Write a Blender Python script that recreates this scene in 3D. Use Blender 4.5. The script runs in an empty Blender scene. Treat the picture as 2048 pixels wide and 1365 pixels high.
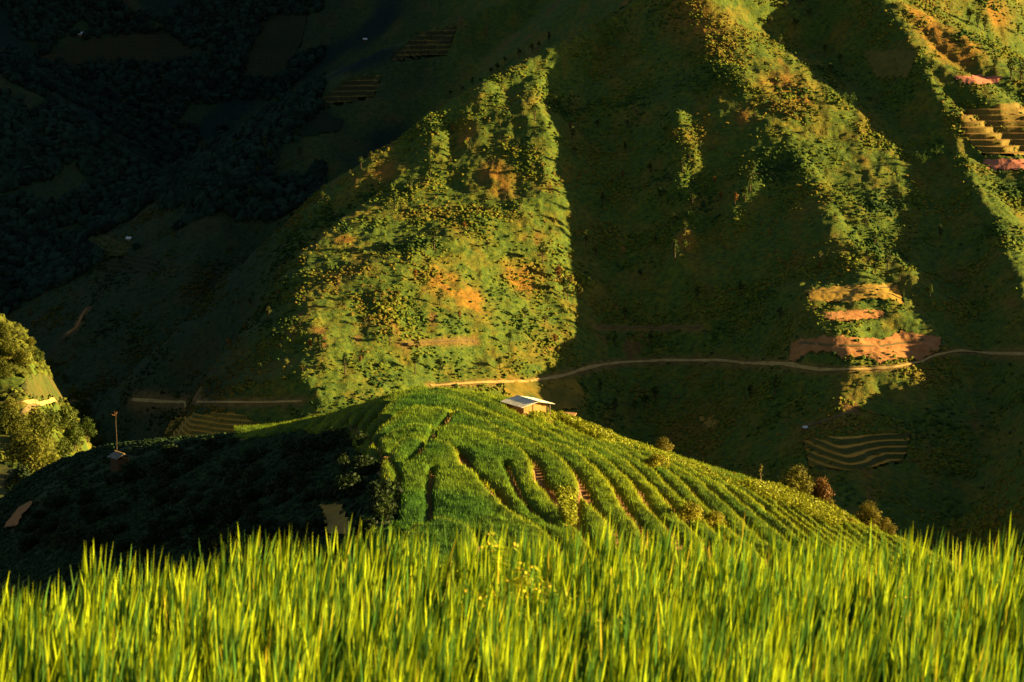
import bpy, bmesh, math, random
import numpy as np
from mathutils import Vector, Matrix
random.seed(7); RNG = np.random.default_rng(7)
R = math.radians
scene = bpy.context.scene
COL = scene.collection

# ------------------------------------------------------------------ camera, sky, sun, exposure
F = 4836.0                 # focal length in pixels of a 2048 x 1365 frame
PITCH = R(-9.0)
cam_d = bpy.data.cameras.new('camera'); cam = bpy.data.objects.new('camera', cam_d); COL.objects.link(cam)
cam_d.sensor_width = 36.0; cam_d.lens = 36.0 * F / 2048.0
cam_d.clip_start = 0.5; cam_d.clip_end = 20000
cam.location = (0, 0, 0); cam.rotation_euler = (R(90) + PITCH, 0, 0)
cam_d.dof.use_dof = True; cam_d.dof.focus_distance = 55.0; cam_d.dof.aperture_fstop = 10.0
scene.camera = cam

SUN_AZ, SUN_EL = 90.0, 12.0        # degrees clockwise from the view direction (+Y), above the horizon
w = bpy.data.worlds.new('World'); scene.world = w; w.use_nodes = True
nt = w.node_tree; bg = nt.nodes['Background']
sky = nt.nodes.new('ShaderNodeTexSky'); sky.sky_type = 'NISHITA'; sky.sun_disc = False
sky.sun_elevation = R(SUN_EL); sky.sun_rotation = R(SUN_AZ)
nt.links.new(sky.outputs[0], bg.inputs[0]); bg.inputs[1].default_value = 0.024      # last light: the valley is close to black
sd = bpy.data.lights.new('sun', 'SUN'); sun = bpy.data.objects.new('sun', sd); COL.objects.link(sun)
sd.energy = 5.0; sd.angle = R(0.5); sd.color = (1.0, 0.73, 0.30)
S2 = Vector((math.cos(R(SUN_EL)) * math.sin(R(SUN_AZ)), math.cos(R(SUN_EL)) * math.cos(R(SUN_AZ)), math.sin(R(SUN_EL))))
sun.rotation_euler = S2.to_track_quat('Z', 'Y').to_euler()
scene.view_settings.view_transform = 'Standard'; scene.view_settings.look = 'None'
scene.view_settings.exposure = 2.0; scene.view_settings.gamma = 1.0
scene.cycles.max_bounces = 4; scene.cycles.diffuse_bounces = 2; scene.cycles.transmission_bounces = 2
scene.cycles.use_denoising = True

# ------------------------------------------------------------------ pixel <-> world
CP, SP = math.cos(PITCH), math.sin(PITCH)
def ray(px, py):
    u = (np.asarray(px, float) - 1024) / F; v = (682.5 - np.asarray(py, float)) / F
    return u, CP - v * SP, SP + v * CP            # x, y, z of an unnormalised ray
def P(px, py, Y):
    x, y, z = ray(px, py); t = Y / y
    return (float(x * t), float(Y), float(z * t))

# ------------------------------------------------------------------ noise
def _h(ix, iy, seed):
    h = (ix.astype(np.int64) * 374761393 + iy.astype(np.int64) * 668265263 + seed * 974634777) & 0x7fffffff
    h = ((h ^ (h >> 13)) * 1274126177) & 0x7fffffff
    return ((h ^ (h >> 16)) & 0xffff) / 65535.0 * 6.2831853
def noise(x, y, seed=0):
    x0 = np.floor(x); y0 = np.floor(y); fx = x - x0; fy = y - y0
    ux = fx * fx * fx * (fx * (fx * 6 - 15) + 10); uy = fy * fy * fy * (fy * (fy * 6 - 15) + 10)
    def g(dx, dy):
        a = _h(x0 + dx, y0 + dy, seed); return np.cos(a) * (fx - dx) + np.sin(a) * (fy - dy)
    a = g(0, 0); b = g(1, 0); c = g(0, 1); d = g(1, 1)
    return ((a + (b - a) * ux) * (1 - uy) + (c + (d - c) * ux) * uy) * 1.5
def fbm(x, y, s, seed=0, o=3):
    r = 0; a = 1.0
    for i in range(o):
        r = r + a * noise(x / s, y / s, seed + i * 17); s *= 0.47; a *= 0.5
    return r
def sst(a, b, x):
    t = np.clip((x - a) / (b - a), 0, 1); return t * t * (3 - 2 * t)

# ------------------------------------------------------------------ the land: one height function
RIDGES = [  # (left slope, right slope, crest points as (px, py, Y) or world ('w', x, y, z))
 ('A', .95, .49, [(1340, -25, 1560), (1250, 15, 1520), (1100, 88, 1465), (980, 162, 1425), (860, 240, 1390), (720, 332, 1350),
       (640, 400, 1322)]),
 ('A1', .24, .42, [(860, 240, 1390), (850, 360, 1330), (880, 480, 1275), (930, 620, 1215), (960, 760, 1155), (980, 900, 1090)]),
 ('A2', .15, .65, [(1075, 300, 1362), (1070, 400, 1310), (1090, 560, 1240), (1110, 720, 1165), (1110, 900, 1090)]),
 ('A3', .42, .42, [(640, 400, 1322), (640, 500, 1280), (650, 610, 1225), (690, 740, 1165), (680, 860, 1110)]),
 ('B', .62, .395, [(1385, -60, 1500), (1390, 20, 1484), (1440, 120, 1417), (1530, 240, 1350), (1635, 370, 1282), (1690, 470, 1228), (1715, 570, 1176),
       (1715, 680, 1116), (1700, 800, 1060), (1690, 950, 990), (1690, 1100, 920)]),
 ('C', .95, .45, [(1720, -70, 1530), (1780, 0, 1480), (1855, 110, 1410), (1890, 210, 1360), (1925, 320, 1310), (1980, 430, 1240),
       (2050, 560, 1165), (2116, 700, 1084), (2185, 850, 955), (2300, 1000, 880)]),
 ('G', .6, .55, [(1150, -70, 1830), (900, 45, 1740), (740, 115, 1690), (620, 200, 1630), (500, 310, 1570), (420, 430, 1500), (380, 560, 1430)]),
 ('H', .6, .6, [(640, -90, 2400), (590, 60, 2250), (500, 190, 2120), (430, 320, 1980), (390, 420, 1850)]),
 ('I', .6, .6, [(260, -120, 2350), (180, 60, 2200), (230, 220, 2040), (300, 340, 1880), (340, 440, 1750)]),
 ('J', .6, .6, [(-200, -60, 2250), (0, 60, 2100), (90, 180, 1950), (200, 330, 1750)]),
 ('L', .8, .5, [('w', -900, 2000, 60), (-300, 20, 1860), (0, 155, 1780), (130, 218, 1750), (250, 315, 1700), (330, 415, 1650), (390, 520, 1590), (430, 640, 1500), (440, 760, 1400)]),
 ('K', 1.5, 1.0, [('w', -330, 640, -50), (-300, 480, 640), (-70, 590, 640), (15, 665, 650), (60, 752, 665), (120, 815, 680), (170, 900, 705), (240, 1020, 730), (270, 1300, 760)]),
 ('K2', .16, 1.0, [(15, 665, 650), (40, 800, 590), (70, 900, 540), (40, 1010, 480), (-40, 1200, 400)]),
 ('K3', 1.0, 1.0, [(-300, 480, 640), (-260, 800, 560), (-260, 1000, 480)]),
 ('S', .9, .9, [(1340, -25, 1560), ('w', 150, 1600, 45), ('w', 210, 1700, 130), ('w', 260, 1900, 240)]),
 ('S2', .9, .9, [(1385, -60, 1500), ('w', 150, 1600, 45)]),
 ('S3', 1.6, 1.6, [(1720, -70, 1530), ('w', 330, 1700, 150), ('w', 420, 1900, 280), ('w', 260, 1900, 240)]),
 ('S4', .9, .9, [(1150, -70, 1830), ('w', 260, 1900, 240)]),
 ('M', 1.1, 1.1, [('w', 420, 1900, 260), ('w', 260, 1900, 240), ('w', 420, 2250, 340), ('w', 700, 2700, 420)]),
 ('N', .7, .7, [('w', 420, 2250, 300), ('w', 100, 2500, 260), ('w', -300, 2600, 260), ('w', -700, 2400, 200), ('w', -1200, 2300, 200)]),
]
def _segs(pts):
    q = [tuple(map(float, p[1:])) if p[0] == 'w' else P(*p) for p in pts]
    return list(zip(q[:-1], q[1:]))
RS = [(n, l, r, _segs(p)) for n, l, r, p in RIDGES]
FLOOR = -262.0
_a2 = sorted([(p[1], p[0]) for p in [P(1230, 40, 1530), P(1090, 130, 1440), P(1100, 260, 1375), P(1090, 400, 1310), P(1110, 560, 1240), P(1150, 720, 1165), P(1160, 900, 1090)]])
A3Y, A3X = [980, 1040, 1100, 1170, 1240], [P(*q)[0] for q in [(660, 860, 980), (650, 740, 1040), (640, 610, 1100), (632, 500, 1170), (640, 400, 1240)]]
_a1 = sorted([(p[1], p[0]) for p in [P(*q) for q in [(1340, -25, 1560), (1250, 15, 1520), (1100, 88, 1455), (980, 162, 1410), (860, 240, 1365), (720, 332, 1300), (640, 400, 1240), (540, 490, 1175), (450, 600, 1115), (380, 700, 1060), (310, 790, 1015), (250, 900, 960)]]])
AY, AX = [p[0] for p in _a1], [p[1] for p in _a1]
A2Y, A2X = [p[0] for p in _a2], [p[1] for p in _a2]
BUMPS = [((1350, 220), 1363, 7, 8), ((1362, 265), 1342, 6.5, 9), ((1370, 310), 1322, 6, 10), ((1350, 350), 1305, 5.5, 8), ((1378, 395), 1284, 6, 8), ((1372, 450), 1261, 5.5, 7), ((1354, 500), 1240, 7, 7),
         ((1480, 375), 1280, 3.6, 8), ((1505, 345), 1292, 3, 7), ((1462, 410), 1268, 3.8, 6), ((1240, 445), 1277, 4.5, 5), ((1600, 600), 1172, 10, 15), ((1608, 690), 1128, 12, 18), ((1100, 135), 1442, -5, 13), ((915, 220), 1399, 3, 11), ((1035, 230), 1389, 3, 10), ((785, 360), 1339, 4.5, 10), ((845, 265), 1383, 3.2, 10), ((970, 190), 1412, 2.6, 10), ((1108, 200), 1408, -5, 12), ((1300, 345), 1311, 5, 6), ((1180, 500), 1240, 5, 6)]
BW = [(P(px, py, Y)[0], Y, h, r) for (px, py), Y, h, r in BUMPS]
def z_far(x, y):
    wa = 0.35 + 0.65 * sst(750, 1000, y)
    wx = x + wa * 6 * noise(x / 85, y / 85, 5) + 2 * noise(x / 24, y / 24, 6)
    wy = y + wa * 6 * noise(x / 85, y / 85, 8) + 2 * noise(x / 24, y / 24, 9)
    K = 3.5
    acc = np.exp(np.clip((FLOOR + 0 * x) / K, -200, 200) * 0)  # floor term, relative
    zz = []
    la3 = np.maximum(np.interp(wy, A3Y, A3X) - wx + 9 * noise(wx / 30, wy / 30, 77), 0)
    left_of_a3 = (np.sqrt(la3 * la3 + 64) - 8) * (1 - sst(1230, 1290, wy))
    left_of_a = np.maximum(np.interp(wy, AY, AX) - wx, 0)
    right_of_a2 = np.maximum(wx - np.interp(wy, A2Y, A2X), 0)
    for n, sl, sr, segs in RS:
        best = np.full(x.shape, -1e9)
        for (a, b) in segs:
            dx, dy = b[0] - a[0], b[1] - a[1]; L2 = dx * dx + dy * dy
            t = np.clip(((wx - a[0]) * dx + (wy - a[1]) * dy) / L2, 0, 1)
            ex = wx - (a[0] + t * dx); ey = wy - (a[1] + t * dy)
            d = np.sqrt(ex * ex + ey * ey + 1e-6)
            c = (1 if n in 'KLMN' else -1) * (dx * ey - dy * ex) / math.sqrt(L2) / d          # > 0: left of travel
            s = sr + (sl - sr) * sst(-.6, .6, c)
            best = np.maximum(best, a[2] + t * (b[2] - a[2]) - s * (np.sqrt(d * d + 25) - 5))
        if n in ('A', 'A1', 'A3', 'A4'): best = best - 0.45 * right_of_a2
        if n in ('A1', 'A2', 'A3'): best = best - 0.9 * left_of_a
        if n in ('A', 'A1', 'A2'): best = best - 0.52 * left_of_a3
        if n[0] == 'K': best = best - 1.3 * np.maximum(wx + .1745 * wy + 18, 0)
        zz.append(best)
    m = np.maximum.reduce(zz + [np.full(x.shape, FLOOR)])
    acc = np.exp((FLOOR - m) / K)
    for z in zz: acc = acc + np.exp(np.maximum((z - m) / K, -60))
    z = m + K * np.log(acc)
    far = 0.5 * sst(300, 500, y) + 0.5 * sst(750, 1000, y)
    z = z + far * (1.7 * fbm(x, y, 60, 21, 2) + 1.25 * noise(x / 26, y / 100, 33) - 1.0 * np.abs(noise(x / 13, y / 50, 34)))
    for bx, by, bh, br in BW: z = z + bh * np.exp(-((x - bx) ** 2 + ((y - by) / 1.5) ** 2) / (br * br))
    return z

# the near hill: a spur whose crest runs away from the camera
def hill_smooth(x, y):
    xc = -6.3 - 0.02 * (y - 150) - 0.25 * np.maximum(y - 215, 0)
    zc = np.interp(y, [0, 60, 95, 110, 130, 150, 165, 176, 188, 200, 240, 600], [-60, -38, -30.6, -29.7, -29.9, -30.4, -31.4, -32.4, -33.8, -35.4, -39.0, -95])
    d = x - xc
    bl = np.interp(y, [110, 140, 180, 220, 260], [.85, .72, .50, .32, .31])
    r = 0.42 * (np.sqrt(np.maximum(d, 0) ** 2 + 110) - 10.49) + 0.006 * np.maximum(d - 34, 0) ** 2
    l = bl * (np.sqrt(np.maximum(-d, 0) ** 2 + 9) - 3)
    y1 = 204 + 1.5 * np.clip(-d - 3, 0, 28) + 0.12 * np.clip(d, 0, 40)
    nose = 0.42 * 9 * np.log1p(np.exp(np.clip((y - y1) / 9, -30, 30)))
    l = l + 0.012 * np.maximum(-d - 24, 0) ** 2
    z = zc - np.where(d > 0, r, l) - nose
    return z + 0.42 * noise(x / 13, y / 22, 41) + 0.13 * noise(x / 5, y / 9, 42)

def field_z(x, y):       # ground of the near rice field, dropping away past its edge
    edge = np.interp(x, [-6, -1.84, -1.05, 0, 2.1, 6], [6.6, 8.55, 9.5, 9.95, 9.75, 9.2])
    z = -1.95 - 0.112 * y
    over = np.maximum(y - edge, 0)
    return z - 0.75 * over - 0.4 * np.minimum(over, 1.0)

def z_all(x, y):
    x = np.asarray(x, float); y = np.asarray(y, float)
    zf = z_far(x, y)
    return np.maximum(np.maximum(zf, hill_smooth(x, y) - 0.4), field_z(x, np.minimum(y, 400.)))

def cast(px, py, y0=350.0, y1=2600.0, fn=z_far):
    """pixel -> point of the land (first hit past y0)"""
    px = np.atleast_1d(np.asarray(px, float)); py = np.atleast_1d(np.asarray(py, float))
    u, v, wz = ray(px, py); ys = np.arange(y0, y1, 4.0 if y1 > 500 else 0.5)
    T = ys[None, :] / v[:, None]
    X = u[:, None] * T; Z = wz[:, None] * T
    G = fn(X, np.broadcast_to(ys[None, :], X.shape))
    hit = G > Z; k = np.argmax(hit, 1); ok = hit.any(1)
    k = np.clip(k, 1, None); i = np.arange(len(px))
    lo, hi = ys[k - 1].copy(), ys[k].copy()
    for _ in range(12):
        m = (lo + hi) / 2; t = m / v; h = fn(u * t, m) > wz * t
        hi = np.where(h, m, hi); lo = np.where(h, lo, m)
    t = hi / v
    return np.stack([u * t, hi, fn(u * t, hi)], 1), ok

# ------------------------------------------------------------------ mesh helpers
def np_mesh(name, verts, quads=None, tris=None, smooth=True, uv=None):
    me = bpy.data.meshes.new(name); verts = np.asarray(verts, np.float32)
    me.vertices.add(len(verts)); me.vertices.foreach_set('co', verts.ravel())
    loops, starts = [], []; n = 0
    for f, k in ((quads, 4), (tris, 3)):
        if f is not None and len(f):
            f = np.asarray(f, np.int32); loops.append(f.ravel()); starts.append(n + np.arange(len(f)) * k); n += f.size
    loops = np.concatenate(loops); starts = np.concatenate(starts)
    me.loops.add(n); me.loops.foreach_set('vertex_index', loops)
    me.polygons.add(len(starts)); me.polygons.foreach_set('loop_start', starts.astype(np.int32))
    me.update(calc_edges=True)
    me.polygons.foreach_set('use_smooth', np.full(len(starts), smooth))
    return me
def grid_quads(nr, nc):
    i = np.arange((nr - 1) * nc).reshape(nr - 1, nc)[:, :-1].ravel()
    return np.stack([i, i + 1, i + nc + 1, i + nc], 1)
def attr(me, name, vals):
    vals = np.asarray(vals, np.float32)
    if vals.ndim == 1:
        a = me.attributes.new(name, 'FLOAT', 'POINT'); a.data.foreach_set('value', vals)
    else:
        if vals.shape[1] == 3: vals = np.concatenate([vals, np.ones((len(vals), 1), np.float32)], 1)
        a = me.attributes.new(name, 'FLOAT_COLOR', 'POINT'); a.data.foreach_set('color', vals.ravel())
def link(name, me, mat=None, parent=None, **kw):
    o = bpy.data.objects.new(name, me); COL.objects.link(o)
    if mat is not None and me is not None: me.materials.append(mat)
    if parent is not None: o.parent = parent
    for k, v in kw.items(): o[k] = v
    return o
def empty(name, loc, rz=0, **kw):
    o = bpy.data.objects.new(name, None); COL.objects.link(o); o.location = loc; o.rotation_euler = (0, 0, rz)
    for k, v in kw.items(): o[k] = v
    return o
#MATERIALS
# ------------------------------------------------------------------ materials
class N:
    def __init__(s, name):
        s.m = bpy.data.materials.new(name); s.m.use_nodes = True; s.t = s.m.node_tree
        s.b = s.t.nodes['Principled BSDF']; s.o = s.t.nodes['Material Output']
        s.b.inputs['Roughness'].default_value = .85
        s.b.inputs['Specular IOR Level'].default_value = .15
    def n(s, kind, **kw):
        x = s.t.nodes.new('ShaderNode' + kind)
        for k, v in kw.items(): setattr(x, k, v)
        return x
    def l(s, a, b): s.t.links.new(a, b)
    def pos(s): return s.n('NewGeometry').outputs['Position']
    def noise(s, scale, vec=None, detail=4, rough=.6, stretch=None):
        x = s.n('TexNoise'); x.inputs['Scale'].default_value = scale; x.inputs['Detail'].default_value = detail; x.inputs['Roughness'].default_value = rough
        v = vec or s.pos()
        if stretch:
            m = s.n('Mapping'); m.inputs['Scale'].default_value = stretch; s.l(v, m.inputs[0]); v = m.outputs[0]
        s.l(v, x.inputs['Vector']); return x.outputs['Fac']
    def ramp(s, fac, stops, interp='LINEAR'):
        r = s.n('ValToRGB'); r.color_ramp.interpolation = interp; e = r.color_ramp.elements
        while len(e) < len(stops): e.new(.5)
        for k, (p, c) in enumerate(stops):
            e[k].position = p; e[k].color = (*c, 1) if not isinstance(c, (int, float)) else (c, c, c, 1)
        s.l(fac, r.inputs[0]); return r.outputs[0]
    def mix(s, f, a, b, mode='MIX'):
        x = s.n('Mix', data_type='RGBA', blend_type=mode)
        for sock, v in ((x.inputs[0], f), (x.inputs[6], a), (x.inputs[7], b)):
            if hasattr(v, 'is_output'): s.l(v, sock)
            elif isinstance(v, (int, float)): sock.default_value = v
            else: sock.default_value = (*v, 1)
        return x.outputs[2]
    def at(s, name, col=False):
        x = s.n('Attribute', attribute_name=name); return x.outputs['Color' if col else 'Fac']
    def base(s, c): s.l(c, s.b.inputs[0]) if hasattr(c, 'is_output') else setattr(s.b.inputs[0], 'default_value', (*c, 1))
    def bump(s, h, d=.3, strength=.6):
        x = s.n('Bump'); x.inputs['Distance'].default_value = d; x.inputs['Strength'].default_value = strength
        s.l(h, x.inputs['Height']); s.l(x.outputs[0], s.b.inputs['Normal'])
    def translucent(s, col, f=.35):
        t = s.n('BsdfTranslucent'); m = s.n('MixShader'); m.inputs[0].default_value = f
        s.l(col, t.inputs[0]) if hasattr(col, 'is_output') else None
        s.l(s.b.outputs[0], m.inputs[1]); s.l(t.outputs[0], m.inputs[2]); s.l(m.outputs[0], s.o.inputs[0])

def mat_mountain():
    m = N('mountain_cover')
    big = m.noise(.012, detail=3); mid = m.noise(.045, detail=5, rough=.65); fine = m.noise(.35, detail=5, rough=.7)
    streak = m.noise(.09, detail=4, stretch=(1, .28, .5))
    green = m.ramp(fine, [(.25, (.014, .040, .012)), (.5, (.070, .110, .011)), (.75, (.160, .175, .012))])
    dry = m.ramp(fine, [(.25, (.05, .050, .008)), (.55, (.19, .135, .012)), (.8, (.30, .165, .018))])
    red = m.ramp(fine, [(.3, (.10, .045, .015)), (.7, (.22, .085, .03))])
    c = m.mix(m.ramp(m.mix(.5, mid, streak), [(.48, 0.), (.62, .85)]), green, dry)
    c = m.mix(m.ramp(m.mix(.6, big, streak), [(.60, 0.), (.68, .8)]), c, red)
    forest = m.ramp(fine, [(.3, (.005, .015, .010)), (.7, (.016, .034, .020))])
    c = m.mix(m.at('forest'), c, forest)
    c = m.mix(m.at('ochre'), c, m.ramp(fine, [(.3, (.16, .085, .012)), (.7, (.36, .17, .02))]))
    c = m.mix(m.at('soil'), c, m.ramp(fine, [(.3, (.13, .065, .02)), (.7, (.30, .16, .045))]))
    m.base(c); m.bump(fine, 1.2, .8); return m.m
def mat_tint(name, transl=.0, rough=.85, var=.35, noise_scale=None, spec=.15):
    """colour from the mesh's own per-plant tint, slightly varied per object"""
    m = N(name); c = m.at('tint', True)
    r = m.n('ObjectInfo').outputs['Random']
    c = m.mix(1.0, c, m.ramp(r, [(0., (1 - var, 1 - var * .8, 1 - var)), (1., (1 + var * .6, 1 + var * .2, 1.))]), 'MULTIPLY')
    if noise_scale:
        c = m.mix(1.0, c, m.ramp(m.noise(noise_scale), [(.3, (.65, .7, .7)), (.7, (1.3, 1.2, 1.))]), 'MULTIPLY')
    m.base(c); m.b.inputs['Roughness'].default_value = rough; m.b.inputs['Specular IOR Level'].default_value = spec
    if transl: m.translucent(c, transl)
    return m.m
def mat_two(name, a, b, scale=1.5, rough=.9, bump=None, stretch=None):
    m = N(name); f = m.noise(scale, detail=6, rough=.65, stretch=stretch)
    m.base(m.ramp(f, [(.3, a), (.7, b)])); m.b.inputs['Roughness'].default_value = rough
    if bump: m.bump(f, bump, .7)
    return m.m
def mat_terrace(name, tread_a, tread_b, riser_a, riser_b, sc=.12):
    m = N(name); f = m.noise(.8, detail=5); g = m.noise(sc, detail=3)
    t = m.mix(m.ramp(g, [(.42, 0.), (.6, 1.)]), m.ramp(f, [(.3, tuple(v * .7 for v in tread_a)), (.7, tread_a)]), m.ramp(f, [(.3, tuple(v * .7 for v in tread_b)), (.7, tread_b)]))
    r = m.ramp(f, [(.3, riser_a), (.7, riser_b)])
    m.base(m.mix(m.at('riser'), t, r)); m.bump(f, .3, .6); return m.m
M = dict(
 mountain=mat_mountain(),
 leaf=mat_tint('leaves', .28, .6, .3),
 rice=mat_tint('rice_blades', .30, .7, 0., spec=.05),
 hill_rice=mat_tint('terrace_rice', .3, .7, 0., .25),
 under=mat_tint('undergrowth', .12, .9, 0.),
 bark=mat_two('bark', (.05, .035, .02), (.13, .09, .05), 3),
 pale_bark=mat_two('pale_bark', (.16, .11, .06), (.32, .23, .13), 3),
 soil=mat_two('terrace_soil', (.20, .095, .035), (.42, .23, .10), .9, bump=.15),
 road=mat_two('road_dirt', (.30, .19, .06), (.55, .36, .12), .3),
 tin=mat_two('weathered_tin_roof', (.62, .57, .42), (.88, .82, .66), 2.2, .6),
 tin_dark=mat_two('rusty_roof_boards', (.10, .09, .07), (.30, .27, .20), 2.5, .6),
 wood=mat_two('sunbleached_planks', (.30, .17, .05), (.52, .32, .10), 6, stretch=(6, 6, .6)),
 wood_dark=mat_two('dark_wood', (.05, .03, .018), (.12, .07, .03), 4),
 sheet=mat_two('orange_sheeting', (.42, .20, .08), (.60, .32, .14), 2),
 white=mat_two('pale_roof', (.55, .55, .52), (.75, .75, .72), .5),
 stalk=mat_two('green_stalk', (.06, .10, .015), (.12, .16, .02), 4),
 flower=mat_two('yellow_petals', (.70, .50, .03), (.85, .62, .05), 8),
)

# ------------------------------------------------------------------ things one finds by pixel on the land, kept as world points
def poly_world(pts, y0=480., y1=2600., fn=z_far):
    c, ok = cast([p[0] for p in pts], [p[1] for p in pts], y0, y1, fn); return c
def densify(pts, n=14):
    out = []
    for a, b in zip(pts, pts[1:] + pts[:1]):
        for k in range(n): out.append((a[0] + (b[0] - a[0]) * k / n, a[1] + (b[1] - a[1]) * k / n))
    return out
def inside(px, py, poly):
    r = np.zeros(px.shape, bool); n = len(poly)
    for i in range(n):
        x1, y1 = poly[i][:2]; x2, y2 = poly[(i + 1) % n][:2]
        c = ((y1 > py) != (y2 > py)) & (px < (x2 - x1) * (py - y1) / (y2 - y1 + 1e-12) + x1)
        r ^= c
    return r
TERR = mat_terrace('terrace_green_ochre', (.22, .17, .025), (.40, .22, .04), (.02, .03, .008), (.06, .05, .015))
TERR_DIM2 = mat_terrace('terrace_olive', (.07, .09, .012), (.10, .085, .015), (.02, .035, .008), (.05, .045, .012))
TERR_SUN_GOLD = mat_terrace('terrace_sunlit_gold', (.66, .36, .04), (.72, .32, .03), (.04, .06, .012), (.09, .09, .02))  # treads coloured bright gold in place of sunlight on these shaded fields
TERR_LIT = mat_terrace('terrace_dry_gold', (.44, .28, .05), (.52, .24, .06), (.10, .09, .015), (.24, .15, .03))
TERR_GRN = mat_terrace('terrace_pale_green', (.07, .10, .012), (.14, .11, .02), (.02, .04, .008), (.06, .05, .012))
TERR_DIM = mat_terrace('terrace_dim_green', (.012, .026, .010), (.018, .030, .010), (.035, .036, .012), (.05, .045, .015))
EARTH_O = mat_two('ochre_earth', (.26, .15, .02), (.42, .26, .045), .35, bump=.5)
EARTH_R = mat_two('red_earth', (.28, .11, .035), (.44, .21, .07), .3, bump=.5)
EARTH_P = mat_two('pink_earth', (.36, .12, .07), (.52, .20, .12), .4, bump=.4)
EARTH_Y = mat_two('yellow_grass', (.09, .09, .015), (.20, .15, .025), .2, bump=.4)
PATH = mat_two('worn_path', (.10, .08, .03), (.20, .14, .05), .4)
EARTH_OG = mat_two('ochre_meadow', (.05, .075, .01), (.30, .18, .02), .07)
FIELDS = [  # name, material, step height (0 = follows the slope), outline in pixels, label
 ('terraced_field', TERR_SUN_GOLD, 1.9, [(1605, 880), (1700, 868), (1822, 868), (1815, 905), (1800, 925), (1700, 940), (1620, 935)]),
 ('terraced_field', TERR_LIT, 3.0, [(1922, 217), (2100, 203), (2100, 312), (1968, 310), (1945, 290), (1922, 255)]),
 ('terraced_field', TERR_SUN_GOLD, 1.8, [(345, 830), (470, 823), (520, 850), (470, 885), (320, 890)]),
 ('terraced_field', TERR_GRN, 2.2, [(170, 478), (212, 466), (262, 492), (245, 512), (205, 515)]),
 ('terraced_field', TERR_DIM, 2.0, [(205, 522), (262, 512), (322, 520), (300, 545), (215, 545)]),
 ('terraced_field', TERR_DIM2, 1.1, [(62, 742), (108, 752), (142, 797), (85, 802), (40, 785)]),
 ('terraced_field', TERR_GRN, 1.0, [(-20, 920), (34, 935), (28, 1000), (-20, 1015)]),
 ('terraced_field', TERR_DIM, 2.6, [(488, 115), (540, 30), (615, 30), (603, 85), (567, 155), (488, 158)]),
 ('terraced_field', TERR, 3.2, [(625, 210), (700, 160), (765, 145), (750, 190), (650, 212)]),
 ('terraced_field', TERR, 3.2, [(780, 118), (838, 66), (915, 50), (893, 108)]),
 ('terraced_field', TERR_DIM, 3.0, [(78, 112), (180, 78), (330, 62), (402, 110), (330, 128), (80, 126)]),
 ('bare_soil', EARTH_O, 0, [(1612, 580), (1690, 573), (1785, 567), (1800, 585), (1808, 612), (1790, 602), (1735, 597), (1700, 606), (1620, 602)]),
 ('bare_soil', EARTH_R, 0, [(1645, 627), (1700, 622), (1770, 620), (1774, 633), (1700, 645), (1650, 639)]),
 ('bare_soil', EARTH_R, 0, [(1582, 684), (1650, 673), (1770, 680), (1800, 662), (1830, 668), (1882, 676), (1880, 700), (1835, 722), (1800, 716), (1760, 728), (1725, 712), (1690, 722), (1665, 705), (1620, 706), (1590, 722), (1578, 722)]),
 ('bare_soil', EARTH_P, 0, [(1905, 156), (1950, 151), (2008, 154), (1995, 166), (1935, 171)]),
 ('bare_soil', EARTH_O, 0, [(1398, 835), (1425, 835), (1439, 852), (1412, 860)]),
 ('bare_soil', EARTH_P, 0, [(1965, 321), (2100, 317), (2100, 340), (1978, 340)]),
 ('meadow', EARTH_Y, 0, [(1725, 102), (1838, 100), (1815, 155), (1755, 158)]),
 ('meadow', EARTH_OG, 0, [(1008, 766), (1150, 757), (1172, 792), (1160, 818), (1100, 822), (1010, 812)]),
 ('meadow', TERR_DIM, 0, [(590, 262), (640, 230), (690, 240), (680, 262), (600, 275)]),
]
FW = [(n, m, st, poly_world(densify(p), 480.)) for n, m, st, p in FIELDS]
ROADS = [  # width, pixels
 (1.5, [(860, 773), (960, 766), (1060, 764), (1130, 752), (1160, 742), (1190, 733), (1240, 726), (1330, 722), (1440, 722), (1500, 728), (1570, 729), (1600, 735), (1640, 741), (1720, 740), (1790, 736), (1840, 725), (1870, 712), (1920, 702), (1980, 708), (2110, 711)]),
 (1.0, [(262, 800), (330, 805), (420, 806), (520, 806), (605, 804)]),
 (.5, [(-60, 806), (60, 808), (120, 805), (172, 801)]),
 (.9, [(38, 838), (60, 815), (82, 807)]),
 (1.5, [(1608, 855), (1660, 840), (1708, 823)]),
 (1.8, [(132, 670), (155, 655), (163, 632), (176, 616)]),
 (.6, [(1190, 655), (1260, 657), (1400, 655)]),
 (.8, [(800, 690), (870, 684), (952, 682)]),
 (1.2, [(1640, 588), (1700, 583), (1790, 574)]),
 (1.2, [(1590, 686), (1660, 692), (1760, 694), (1850, 680)]),
]
def resample(pts, d):
    pts = np.array(pts, float); seg = np.hypot(*np.diff(pts, axis=0).T); s = np.concatenate([[0], np.cumsum(seg)])
    q = np.linspace(0, s[-1], max(2, int(s[-1] / d))); return np.interp(q, s, pts[:, 0]), np.interp(q, s, pts[:, 1])
RW = []
for wd, pts in ROADS:
    px, py = resample(pts, 5); c, ok = cast(px, py, 480.)
    # smooth the run in plan
    k = np.array([1, 2, 3, 2, 1.]) / 9
    xy = np.stack([np.convolve(np.pad(c[:, i], 2, 'edge'), k, 'valid') for i in (0, 1)], 1)
    RW.append((wd, xy))
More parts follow.
